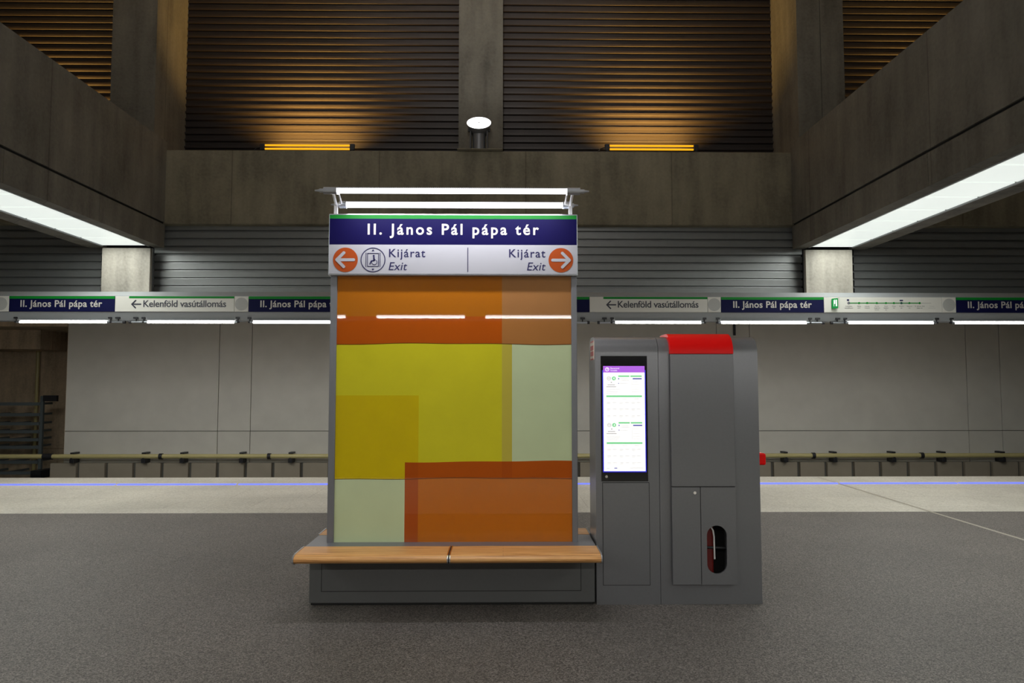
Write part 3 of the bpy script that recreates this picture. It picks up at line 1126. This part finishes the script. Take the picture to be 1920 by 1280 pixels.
lo_ = bpy.data.objects.new('floodlight_beam', ld)
C.objects.link(lo_)
lo_.location = ctr + ax * 0.06
lo_.rotation_euler = (-ax).to_track_quat('Z', 'Y').to_euler()
ld = bpy.data.lights.new('floodlight_wash', 'SPOT')
ld.energy = WASH_WATTS * 3
ld.spot_size = math.radians(56)
ld.spot_blend = 0.5
ld.shadow_soft_size = 0.2
lo_ = bpy.data.objects.new('floodlight_wash', ld)
C.objects.link(lo_)
lo_.location = ctr + ax * 0.06
lo_.rotation_euler = (Vector(lo_.location) - Vector((ctr.x, -2.9, 8.2))).to_track_quat('Z', 'Y').to_euler()
# the matching floodlights over the near platform edge light this wall and the column
for nm, watts, size, blend, tgt in (('opposite_floodlight_beam', COLUMN_WATTS, 24, 0.5, (ctr.x, 13.2, 9.6)), ('opposite_floodlight_wash', WASH_WATTS, 95, 0.8, (ctr.x, 13.0, 6.0)), ('opposite_floodlight_up', FLOOD_WATTS, 110, 0.6, (ctr.x, 3.5, 11.0))):
    ld = bpy.data.lights.new(nm, 'SPOT')
    ld.energy = watts
    ld.spot_size = math.radians(size)
    ld.spot_blend = blend
    ld.shadow_soft_size = 0.25
    ld.color = (1.0, 0.97, 0.92)
    lo_ = bpy.data.objects.new(nm, ld)
    C.objects.link(lo_)
    lo_.location = (ctr.x, -1.7, 6.3)
    lo_.rotation_euler = (Vector(lo_.location) - Vector(tgt)).to_track_quat('Z', 'Y').to_euler()

# ================================================================== BENCH WITH SIGNBOARD
BY = YZ(847, 1134.5, 0.0)                  # plinth front
zu, zt_ = 0.372, 0.437                     # underside and top of the wooden seat
y_f = YZ(843, 1056, zu + 0.012)            # front tip
y_in = YZ(843, 1023.5, zt_)                # inner edge of the front wood
yc = BY + 0.14                             # centre line of the bench
bx0, bx1 = PX(579, 1130, BY), PX(1115.5, 1130, BY)
sx0, sx1 = PX(551, 1056, y_f + 0.02), PX(1127, 1050, y_f + 0.02)
gx = PX(842, 1045, y_f + 0.05)
bench = thing('bench_with_signboard', ((bx0 + bx1) / 2, yc, 0), 'wooden platform bench carrying a tall colourful glass signboard with exit arrows', 'bench')
# plinth
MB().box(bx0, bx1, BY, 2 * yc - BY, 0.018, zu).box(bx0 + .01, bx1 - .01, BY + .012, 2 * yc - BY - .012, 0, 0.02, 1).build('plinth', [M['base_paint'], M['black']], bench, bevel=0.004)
px0, px1 = PX(602, 1108, BY), PX(1090, 1108, BY)
pz0, pz1 = PZ(600, 1109, BY), zu - 0.004
pl = MB()
g = 0.005
pl.box(px0, px1, BY - 0.001, BY + 0.01, pz0, pz1, 1).box(px0 + g, px1 - g, BY - 0.003, BY + 0.01, pz0 + g, pz1, 0)
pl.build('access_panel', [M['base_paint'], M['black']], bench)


def seat_prof(sgn):
    """wood section, rounded nose; sgn -1 front half, +1 rear half (mirrored about yc)"""
    pr = [(y_in, zt_), (y_in, zu + 0.02), (y_f + 0.07, zu)]
    n = 9
    cy, cz, ry, rz = y_f + 0.07, (zt_ + zu) / 2, 0.07, (zt_ - zu) / 2
    for i in range(1, n + 1):
        tt = -math.pi / 2 - math.pi * i / n
        pr.append((cy + ry * math.cos(tt), cz + rz * math.sin(tt)))
    if sgn > 0:
        pr = [(2 * yc - y, z) for y, z in reversed(pr)]
    return pr


for sgn in (-1, 1):
    for x0, x1 in ((sx0, gx - 0.012), (gx + 0.012, sx1)):
        MB().prism_x(seat_prof(sgn), x0, x1, 0, True).build('seat_board', M['wood'], bench, label='wooden seat board')
        me = bench.children[-1].data
    sp_ = [(y + (0.004 if sgn > 0 else -0.004), z) for y, z in seat_prof(sgn)]
    sp_ = [(y, z + (0.004 if z > (zt_ + zu) / 2 else -0.004)) for y, z in sp_]
    MB().prism_x(sp_, gx - 0.012, gx - 0.004).prism_x(sp_, gx + 0.004, gx + 0.012).prism_x(seat_prof(sgn), gx - 0.004, gx + 0.004, 1).build('divider', [M['chrome'], M['black']], bench, label='chrome divider')
    for x, s in ((sx0, -1), (sx1, 1)):
        MB().prism_x(sp_, min(x, x + s * 0.008), max(x, x + s * 0.008)).build('end_trim', M['alu'], bench)
for o_ in bench.children:
    if o_.name.startswith('seat_board'):
        o_.data.set_sharp_from_angle(angle=math.radians(35))
MB().box(sx0, sx1, y_in + 0.001, 2 * yc - y_in - 0.001, zu, zt_ - 0.002).build('centre_strip', M['post'], bench, bevel=0.003, label='grey metal strip between the seats')

# board posts, glass and header
GY = GLASS_Y
x_l0, x_l1 = PX(613.5, 1010, GY), PX(626, 1010, GY)
x_r0, x_r1 = PX(1073, 1010, GY), PX(1083.5, 1010, GY)
hz0, hz1 = PZ(850, 516.5, GY - 0.05), PZ(850, 401, GY - 0.05)
for x0, x1 in ((x_l0, x_l1), (x_r0, x_r1)):
    MB().box(x0, x1, GY - 0.015, GY + 0.125, zt_ - 0.01, hz0 + 0.02).build('post', M['post'], bench, bevel=0.004)

cols = [627, 760, 785, 941, 960, 1072]
rows = [512, 593, 645, 741, 865, 897.5, 1018]
cells = {
    0: [0, 0, 0, 1, 1], 1: [2, 2, 2, 3, 3], 2: [4, 4, 4, 5, 6], 3: [7, 7, 4, 5, 6],
    4: [7, 8, 2, 8, 2], 5: [6, 8, 9, 9, 9]}
gx_ = [PX(c, 770, GY) for c in cols]
gx_[0], gx_[-1] = x_l1, x_r0
gz_ = [PZ(850, r, GY) for r in rows]
gz_[-1] = zt_ - 0.005


def wave(j, x):
    """the cloth edges laminated in the glass run slightly wavy"""
    if j in (2, 4, 5):
        return 0.0045 * math.sin(x * 3.6 + j * 1.7) + 0.0025 * math.sin(x * 9 + j)
    return 0.0


gl = MB()
for j in range(6):
    for i in range(5):
        n = max(1, int((gx_[i + 1] - gx_[i]) / 0.04))
        for k in range(n):
            xa = gx_[i] + (gx_[i + 1] - gx_[i]) * k / n
            xb = gx_[i] + (gx_[i + 1] - gx_[i]) * (k + 1) / n
            za0, za1 = gz_[j + 1] + wave(j + 1, xa), gz_[j] + wave(j, xa)
            zb0, zb1 = gz_[j + 1] + wave(j + 1, xb), gz_[j] + wave(j, xb)
            gl.add([(xa, GY, za0), (xb, GY, zb0), (xb, GY, zb1), (xa, GY, za1)], [(0, 1, 2, 3)], cells[j][i])
            if j in (1, 4):     # dark thread line along two of the wavy edges
                gl.add([(xa, GY - .0006, za0), (xb, GY - .0006, zb0), (xb, GY - .0006, zb0 + .004), (xa, GY - .0006, za0 + .004)], [(0, 1, 2, 3)], 10)
gl.box(x_l1, x_r0, GY + 0.004, GY + 0.105, gz_[-1], gz_[0], 6)
gl.build('glass_panel', GL, bench, label='coloured glass in orange, lime and pale green patches')

HY = GY - 0.05                              # header face
hx0, hx1 = PX(616, 460, HY), PX(1083, 460, HY)
hd = MB().box(hx0, hx1, HY, GY + 0.16, hz0, hz1).build('header', M['alu'], bench, bevel=0.006, label='aluminium header box of the signboard')
zA, zB, zC, zD = PZ(850, 403.5, HY), PZ(850, 410.5, HY), PZ(850, 459, HY), PZ(850, 513.5, HY)
fx0, fx1 = hx0 + 0.007, hx1 - 0.007
f0 = HY - 0.004
MB().box(fx0, fx1, f0, HY, zB, zA).build('green_band', M['green'], hd)
MB().box(fx0, fx1, f0, HY, zC, zB).build('name_band', M['navy'], hd)
MB().box(fx0, fx1, f0, HY, zD, zC).build('direction_band', M['white'], hd)
LY = f0 - 0.001


def hx(px):
    return PX(px, 460, LY)


def hz(py):
    return PZ(850, py, LY)


words('station_lettering', M['letter'], hd, 'II. János Pál pápa tér', hx(689), hx(1010.5), hz(439.5), hz(419) - hz(439.5), LY, bold=0.02, label='white station name word')
for xa, xb in ((729.5, 797.5), (954.5, 1022.5)):
    words('exit_lettering', M['letter_navy'], hd, 'Kijárat', hx(xa), hx(xb), hz(482), hz(466.5) - hz(482), LY, bold=0.012, label='navy word')
for xa, xb in ((729, 764), (988, 1023)):
    words('exit_lettering', M['letter_navy'], hd, 'Exit', hx(xa), hx(xb), hz(506.5), hz(491.5) - hz(506.5), LY, bold=0.004, shear=0.2, label='navy italic word')
MB().box(hx(876.6), hx(877.9), LY - 0.001, f0, hz(509.5), hz(464)).build('dividing_line', M['letter_navy'], hd)
u = hx(701) - hx(700)                      # one picture unit on the header face, in metres
for cx, cy, flip, lab in ((648, 487.3, False, 'left'), (1051.5, 487.3, True, 'right')):
    X, Z = hx(cx), hz(cy)
    MB().disc(X, Z, 23.2 * u, LY - 0.001, f0, 48).build('arrow_disc', M['orange_disc'], hd, label='orange disc of the %s arrow' % lab)
    k = -1 if flip else 1
    arrow_left(MB(), X - k * 16 * u, X + k * 15.5 * u, Z, 13.2 * u, 5.6 * u, LY - 0.003, LY - 0.001, flip).build('arrow', M['white'], hd, label='white arrow pointing %s' % lab)
# lift pictogram
X, Z = hx(699.7), hz(487.3)
mb = MB()
y0_, y1_ = LY - 0.001, f0


def pu(a_, b_):
    return (X + a_ * u, Z + b_ * u)


mb.ring(X, Z, 21.7 * u, 23.2 * u, y0_, y1_)
for s in (-1, 1):
    mb.stroke([pu(s * 13.2, -13.5), pu(s * 13.2, 13.5)], 1.0 * u, y0_, y1_, caps=False)
    mb.prism_y([pu(-2.4, s * 16.6), pu(2.4, s * 16.6), pu(0, s * 20.2)][::s], y0_, y1_)
mb.stroke([pu(-10.3, -12.3), pu(10.3, -12.3)], 1.1 * u, y0_, y1_, caps=False).stroke([pu(-10.3, 12.3), pu(10.3, 12.3)], 1.1 * u, y0_, y1_, caps=False)
mb.stroke([pu(-10.3, -12.8), pu(-10.3, 12.8)], 1.1 * u, y0_, y1_, caps=False).stroke([pu(10.3, -12.8), pu(10.3, 12.8)], 1.1 * u, y0_, y1_, caps=False)
mb.disc(*pu(1.2, 7.6), 1.8 * u, y0_, y1_, 20)                                        # head
mb.stroke([pu(1.6, 4.4), pu(1.9, -1.2)], 3.0 * u, y0_, y1_)                           # trunk
mb.stroke([pu(1.9, -1.2), pu(-3.2, -2.0), pu(-5.8, -8.0)], 2.0 * u, y0_, y1_)         # leg
mb.stroke([pu(2.0, 2.8), pu(4.6, -0.6)], 1.2 * u, y0_, y1_)                           # arm
mb.ring(*pu(2.6, -4.0), 4.4 * u, 5.5 * u, y0_, y1_, 30, 0, math.radians(165), math.radians(400))
mb.build('lift_pictogram', M['letter_navy'], hd, label='navy wheelchair lift sign in a ring')

# tube lights over the header: one in front, one behind, on forked brackets
zt1 = PZ(850, 358, GY - 0.28)
fy, ry = GY - 0.28, GY + 0.08
zt2 = PZ(850, 384.3, ry)
for y, z, p0, p1, r in ((fy, zt1, 632, 1063, 0.0195), (ry, zt2, 650, 1055, 0.0225)):
    py = 358 if y == fy else 384
    x0, x1 = PX(p0, py, y), PX(p1, py, y)
    m1 = MB()
    m1.cyl((x0, y, z), (x1, y, z), r, 18)
    tb = m1.build('tube', M['board_tube_glow'], bench, label='glowing white tube over the signboard')
    if y == fy:
        m1 = MB()
        n = 110
        for i in range(n):
            x = x0 + (x1 - x0) * (i + 0.5) / n
            m1.box(x - 0.003, x + 0.003, y - 0.012, y + 0.012, z + r - 0.004, z + r + 0.004)
        m1.build('tube_ribs', M['alu'], tb)
    for x, s in ((x0, -1), (x1, 1)):
        ln = 0.095 if y == fy else 0.055
        c = MB()
        c.cyl((x, y, z), (x + s * ln, y, z), r + 0.006, 18)
        c.cyl((x + s * ln, y, z), (x + s * (ln + 0.03), y, z), r * 0.75, 14)
        c.cyl((x + s * (ln + 0.03), y, z), (x + s * (ln + 0.065), y, z), 0.011, 10, r2=0.005)
        c.build('tube_end_cap', M['alu'], bench)
    ld = bpy.data.lights.new('board_tube_lamp', 'AREA')
    ld.shape = 'RECTANGLE'
    ld.size, ld.size_y = x1 - x0, 0.04
    ld.energy = BOARD_TUBE_WATTS
    ld.color = (0.95, 0.95, 1.0)
    lo_ = bpy.data.objects.new('board_tube_lamp', ld)
    C.objects.link(lo_)
    lo_.parent = bench
    lo_.location = Vector((((x0 + x1) / 2), y, z - r - 0.004)) - Vector(bench.location)
for p_base, p_top, s in ((630, 625, -1), (1069.5, 1073, 1)):
    yb = GY + 0.055
    xb = PX(p_base, 395, yb)
    zk = zt2 - 0.005
    xf = PX(p_top, 365, fy)
    br = MB()
    br.box(xb - 0.013, xb + 0.013, yb - 0.012, yb + 0.012, hz1, zk + 0.01)
    br.cyl((xb, yb, zk), (xf, fy, zt1 - 0.02), 0.011, 10)
    br.cyl((xb - s * 0.04, yb, zk + 0.012), (xf - s * 0.038, fy, zt1 - 0.02), 0.007, 10)
    br.cyl((xb, yb, zk), (xb - s * 0.05, yb, zk + 0.012), 0.01, 10)
    br.cyl((xb, yb, zk), (xb - s * 0.01, ry + 0.02, zk + 0.01), 0.013, 10)
    br.build('lamp_bracket', M['white_paint'], bench)

# ================================================================== KIOSK
KY = YZ(1330, 1132.5, 0.0)
KD = 0.37
kx0, kx1 = max(PX(1114.5, 850, KY), sx1 + 0.011), PX(1424, 850, KY)
kseam = PX(1236, 850, KY)
ktop = PZ(1300, 631.5, KY + 0.10)


def k_prof(y0, depth, top, rad, z0=0.0):
    pr = [(y0, z0)]
    n = 10
    for i in range(n + 1):
        t_ = math.pi - math.pi / 2 * i / n
        pr.append((y0 + rad + rad * math.cos(t_), top - rad + rad * math.sin(t_)))
    for i in range(n + 1):
        t_ = math.pi / 2 - math.pi / 2 * i / n
        pr.append((y0 + depth - rad + rad * math.cos(t_), top - rad + rad * math.sin(t_)))
    pr.append((y0 + depth, z0))
    return pr[::-1]


kiosk = thing('info_kiosk', ((kx0 + kx1) / 2, KY + KD / 2, 0), 'dark grey kiosk with lit timetable screen and red cap beside the bench', 'kiosk')
RAD = 0.13
BF = KY - 0.035                             # face of the raised module
qx0, qx1 = PX(1258, 780, BF), PX(1377, 780, BF)


def smooth_body(o):
    o.data.polygons.foreach_set('use_smooth', [True] * len(o.data.polygons))
    o.data.set_sharp_from_angle(angle=math.radians(30))
    return o


cz0, cz1 = PZ(1310, 1094, KY - 0.035), 0.66                       # hollow behind the oval opening
cx0, cx1 = PX(1318, 1030, BF), PX(1376, 1030, BF)
body = MB()
body.prism_x(k_prof(KY, KD, ktop, RAD), kx0, kseam - 0.0015)
body.prism_x(k_prof(KY, KD, ktop, RAD), kseam + 0.0015, cx0)
body.prism_x(k_prof(KY + 0.22, KD - 0.22, ktop - 0.1, 0.05), cx0, cx1)
body.prism_x(k_prof(KY, KD, ktop, RAD, cz1), cx0, cx1)
body.box(cx0, cx1, KY, KY + 0.22, 0, cz0)
body.prism_x(k_prof(KY, KD, ktop, RAD), cx1, kx1)
smooth_body(body.build('body', M['grey_paint'], kiosk))

# raised module: red cap, tall front panel, two doors
mtop = PZ(1310, 625.5, BF + 0.11)
zq_red, zq_door, zq_bot = PZ(1310, 663, BF), PZ(1310, 912.5, BF), PZ(1310, 1096, BF)
pr = k_prof(BF, KD + 0.07, mtop, RAD + 0.015)
cap_pr = [(y, max(z, zq_red)) for y, z in pr]
smooth_body(MB().prism_x(cap_pr, qx0, qx1).build('cap', M['red'], kiosk, label='glossy red cap'))
MB().box(qx0 + 0.004, qx1 - 0.004, BF + 0.006, KY + 0.001, zq_red - 0.3, zq_red).box(qx0 + 0.004, cx0, BF + 0.006, KY + 0.001, zq_bot + 0.004, zq_red).box(cx1, qx1 - 0.004, BF + 0.006, KY + 0.001, zq_bot + 0.004, zq_red).box(cx0, cx1, BF + 0.006, KY + 0.001, cz1, zq_red - 0.3).build('door_frame', M['black'], kiosk)
MB().box(qx0, qx1, BF, BF + 0.02, zq_door + 0.003, zq_red - 0.003).build('front_panel', M['grey_paint'], kiosk, bevel=0.002)
dsp = PX(1314.5, 1000, BF)
dl = MB().box(qx0, dsp - 0.002, BF, BF + 0.02, zq_bot, zq_door - 0.003).build('door', M['grey_paint'], kiosk, bevel=0.002)
lk = P(1302.5, 923.5, BF)
MB().cyl((lk.x, BF, lk.z), (lk.x, BF - 0.006, lk.z), 0.011, 16).build('lock', M['chrome'], dl, label='chrome lock')
# right door with an oval opening
ov0, ov1 = P(1325, 985, BF), P(1364, 1075.5, BF)
rx = (ov1.x - ov0.x) / 2
cxo = (ov0.x + ov1.x) / 2
zt_o, zb_o = ov0.z - rx, ov1.z + rx
dx0, dx1, dz0, dz1 = dsp + 0.002, qx1, zq_bot, zq_door - 0.003
N = 64
inner, outer = [], []
for i in range(N):
    t_ = 2 * math.pi * i / N
    c_, s_ = math.cos(t_), math.sin(t_)
    inner.append((cxo + rx * c_, (zt_o if s_ >= 0 else zb_o) + rx * s_))
    zm = (dz0 + dz1) / 2
    kx_ = ((dx1 - cxo) if c_ > 0 else (cxo - dx0)) / max(abs(c_), 1e-6)
    om = (zt_o + zb_o) / 2
    kz_ = ((dz1 - om) if s_ > 0 else (om - dz0)) / max(abs(s_), 1e-6)
    k_ = min(kx_, kz_)
    outer.append((cxo + k_ * c_, om + k_ * s_))
# put real corners on the outline
for cxn, czn in ((dx0, dz0), (dx1, dz0), (dx0, dz1), (dx1, dz1)):
    j = min(range(N), key=lambda q: (outer[q][0] - cxn) ** 2 + (outer[q][1] - czn) ** 2)
    outer[j] = (cxn, czn)
vs = [(x, BF, z) for x, z in inner] + [(x, BF, z) for x, z in outer] + [(x, BF + 0.02, z) for x, z in inner] + [(x, BF + 0.02, z) for x, z in outer]
fs = []
for i in range(N):
    j = (i + 1) % N
    fs += [(i, N + i, N + j, j)[::-1], (2 * N + i, 3 * N + i, 3 * N + j, 2 * N + j), (i, j, 2 * N + j, 2 * N + i), (N + i, 3 * N + i, 3 * N + j, N + j)[::-1]]
od = MB().add([tuple(v) for v in vs], [tuple(reversed(f)) for f in fs]).build('door', M['grey_paint'], kiosk, label='door with an oval opening')
# what shows through the opening: a red box, a pale tube and a bar
MB().box(cx0 + 0.002, cx0 + 0.155 * 0 + (cxo - cx0) - 0.004, KY + 0.03, KY + 0.2, cz0 + 0.002, cz1 - 0.05).build('inner_box', M['red_dark'], kiosk, bevel=0.015, label='dark red box inside the opening')
MB().box(cxo, cx1 - 0.001, KY + 0.19, KY + 0.215, cz0, cz1).build('inner_back', M['black'], kiosk)
m1 = MB()
pt = [(cxo - 0.055, ov0.z - 0.012), (cxo - 0.03, ov0.z - 0.018), (cxo - 0.014, ov0.z - 0.045), (cxo - 0.008, ov0.z - 0.09), (cxo - 0.006, ov0.z - 0.25)]
for (xa, za), (xb, zb__) in zip(pt, pt[1:]):
    m1.cyl((xa, KY + 0.01, za), (xb, KY + 0.01, zb__), 0.006, 10)
m1.build('inner_tube', M['white_paint'], kiosk, label='pale curved tube inside the opening')
zm = PZ(1344, 1029, BF)
MB().cyl((cx0 + 0.01, KY + 0.012, zm + 0.004), (cx1 - 0.01, KY + 0.03, zm - 0.008), 0.009, 10).build('inner_bar', M['dark_metal'], kiosk)

# screen unit
KF = KY - 0.004
s0, s1 = P(1126, 667, KF), P(1215, 902, KF)
xs0, xs1 = PX(1127, 785, KF), PX(1214.2, 785, KF)
scr = MB().box(xs0, xs1, KF, KY + 0.001, s1.z, s0.z).build('screen_frame', M['black_gloss'], kiosk, bevel=0.002, label='black screen frame')
e0, e1 = PX(1131.6, 785, KF), PX(1209.4, 785, KF)
ez0_, ez1_ = PZ(1170, 883, KF), PZ(1170, 686, KF)
MB().box(e0 - 0.007, e1 + 0.007, KF - 0.001, KF, ez0_ - 0.008, ez1_ - 0.03).build('screen_rim', M['screen_rim'], scr, label='blue lit rim')
MB().box(e0, e1, KF - 0.002, KF, ez0_, ez1_).build('screen_page', M['screen'], scr, label='bright white timetable page')
EW, EH = e1 - e0, ez1_ - ez0_
SYF = KF - 0.003


def q(mb, x0, x1, y0, y1, mat=0):
    """rectangle on the page; x in 0..1, y in 0..1 from the top"""
    return mb.box(e0 + x0 * EW, e0 + x1 * EW, SYF, KF - 0.0015, ez1_ - y1 * EH, ez1_ - y0 * EH, mat)


q(MB(), 0, 1, 0, 0.062).build('title_bar', M['screen_purple'], scr, label='purple title bar')
mb = MB()
Xl, Zl = e0 + 0.095 * EW, ez1_ - 0.032 * EH
mb.ring(Xl, Zl, 0.010, 0.0145, SYF - 0.001, SYF, 24).stroke([(Xl, Zl), (Xl, Zl + 0.009)], 0.003, SYF - 0.001, SYF).stroke([(Xl, Zl), (Xl + 0.007, Zl + 0.003)], 0.003, SYF - 0.001, SYF)
text(mb, 'Menetrend', e0 + 0.17 * EW, e0 + 0.385 * EW, ez1_ - 0.029 * EH, 0.0105, SYF - 0.001)
text(mb, 'Timetable', e0 + 0.17 * EW, e0 + 0.335 * EW, ez1_ - 0.049 * EH, 0.0105, SYF - 0.001)
mb.build('title_lettering', M['screen'], scr)
gr, nv, gy, dk = MB(), MB(), MB(), MB()
for base in (0.0, 0.445):
    q(gr, 0.36, 0.63, 0.09 + base, 0.104 + base)
    q(gr, 0.655, 0.93, 0.09 + base, 0.104 + base)
    q(gr, 0.07, 0.93, 0.281 + base, 0.297 + base)
    X1, X2, Zc = e0 + 0.135 * EW, e0 + 0.255 * EW, ez1_ - (0.118 + base) * EH
    gr.disc(X2, Zc, 0.0145, SYF, KF - 0.0015, 24)
    dk.ring(X1, Zc, 0.0115, 0.014, SYF, KF - 0.0015, 24)
    text(dk, 'M', X1 - 0.007, X1 + 0.007, Zc - 0.005, 0.010, SYF - 0.0005)
    q(dk, 0.18, 0.21, 0.152 + base, 0.16 + base)
    q(nv, 0.71, 0.93, 0.116 + base, 0.127 + base)
    q(nv, 0.36, 0.385, 0.116 + base, 0.127 + base)
    q(nv, 0.36, 0.38, 0.162 + base, 0.17 + base)
    q(gy, 0.42, 0.60, 0.119 + base, 0.124 + base)
    q(gy, 0.42, 0.62, 0.135 + base, 0.14 + base)
    q(gy, 0.40, 0.58, 0.165 + base, 0.17 + base)
    q(dk, 0.10, 0.28, 0.177 + base, 0.182 + base)
    q(dk, 0.07, 0.31, 0.196 + base, 0.201 + base)
    for k in range(4):
        q(gy, 0.07, 0.42 - 0.03 * k, 0.22 + 0.013 * k + base, 0.224 + 0.013 * k + base)
    q(gy, 0.685, 0.692, 0.135 + base, 0.265 + base)
    q(gy, 0.925, 0.93, 0.135 + base, 0.265 + base)
    for k in range(5):
        q(gy, 0.70, 0.88, 0.15 + 0.024 * k + base, 0.153 + 0.024 * k + base)
    for cxx in (0.15, 0.45, 0.74):
        q(gy, cxx, cxx + 0.12, 0.31 + base, 0.315 + base)
    for rr in range(3):
        for cc, xx in enumerate((0.08, 0.22, 0.38, 0.52, 0.67, 0.80)):
            q(gy, xx, xx + 0.09, 0.345 + 0.063 * rr + base * 1.0, 0.351 + 0.063 * rr + base)
            if cc % 2 == 0:
                q(gy, xx, xx + 0.08, 0.357 + 0.063 * rr + base, 0.361 + 0.063 * rr + base)
q(nv, 0.25, 0.32, 0.967, 0.974)
q(gy, 0.06, 0.14, 0.968, 0.974)
q(gy, 0.62, 0.95, 0.967, 0.972)
gr.build('green_bars', M['screen_green'], scr)
nv.build('navy_bars', M['screen_navy'], scr)
gy.build('small_print', M['screen_grey'], scr)['kind'] = 'stuff'
mb = MB()
for base in (0.0, 0.445):
    X2, Zc = e0 + 0.255 * EW, ez1_ - (0.118 + base) * EH
    text(mb, '4', X2 - 0.006, X2 + 0.006, Zc - 0.008, 0.016, SYF - 0.0008, bold=0.01)
mb.build('line_numbers', M['screen'], scr)
dk.build('dark_print', M['screen_dark'], scr)['kind'] = 'stuff'
lk = P(1137, 893, KF)
MB().cyl((lk.x, KF, lk.z), (lk.x, KF - 0.006, lk.z), 0.010, 16).build('lock', M['chrome'], scr, label='chrome lock')

d0, d1 = PX(1130, 1000, KY), PX(1218.5, 1000, KY)
dzz0, dzz1 = PZ(1170, 1097, KY), PZ(1170, 904, KY)
g = 0.004
MB().box(d0, d1, KY - 0.001, KY + 0.005, dzz0, dzz1, 1).box(d0 + g, d1 - g, KY - 0.003, KY + 0.005, dzz0 + g, dzz1 - g, 0).build('lower_door', [M['grey_paint'], M['black']], kiosk)

# red and white sticker on the left side, red handle box on the right side
ya, yb2 = KY + 0.05, KY + 0.28
za, zb2 = PZ(1107, 675, KY + 0.2), PZ(1107, 640, KY + 0.2)
st = MB().box(kx0 - 0.002, kx0 + 0.001, ya, yb2, za, zb2).build('side_label', M['sticker'], kiosk, label='small red and white side label')
m1 = MB()
hh = zb2 - za
for f0_, f1_ in ((0.0, 0.07), (0.2, 0.45), (0.5, 0.75), (0.92, 1.0)):
    m1.box(kx0 - 0.003, kx0 - 0.001, ya + 0.03, yb2 - 0.02, za + f0_ * hh, za + f1_ * hh)
m1.build('printed_bars', M['sticker_pink'], st)
rb = P(1424, 859, KY + 0.12)
MB().box(kx1 - 0.005, PX(1430.5, 859, KY + 0.12), KY + 0.05, KY + 0.25, PZ(1426, 870, KY + 0.12), PZ(1426, 848, KY + 0.12)).build('side_box', M['red'], kiosk, bevel=0.012, label='small red box on the right side')

for o in bpy.data.objects:
    if '_o' in o:
        del o['_o']
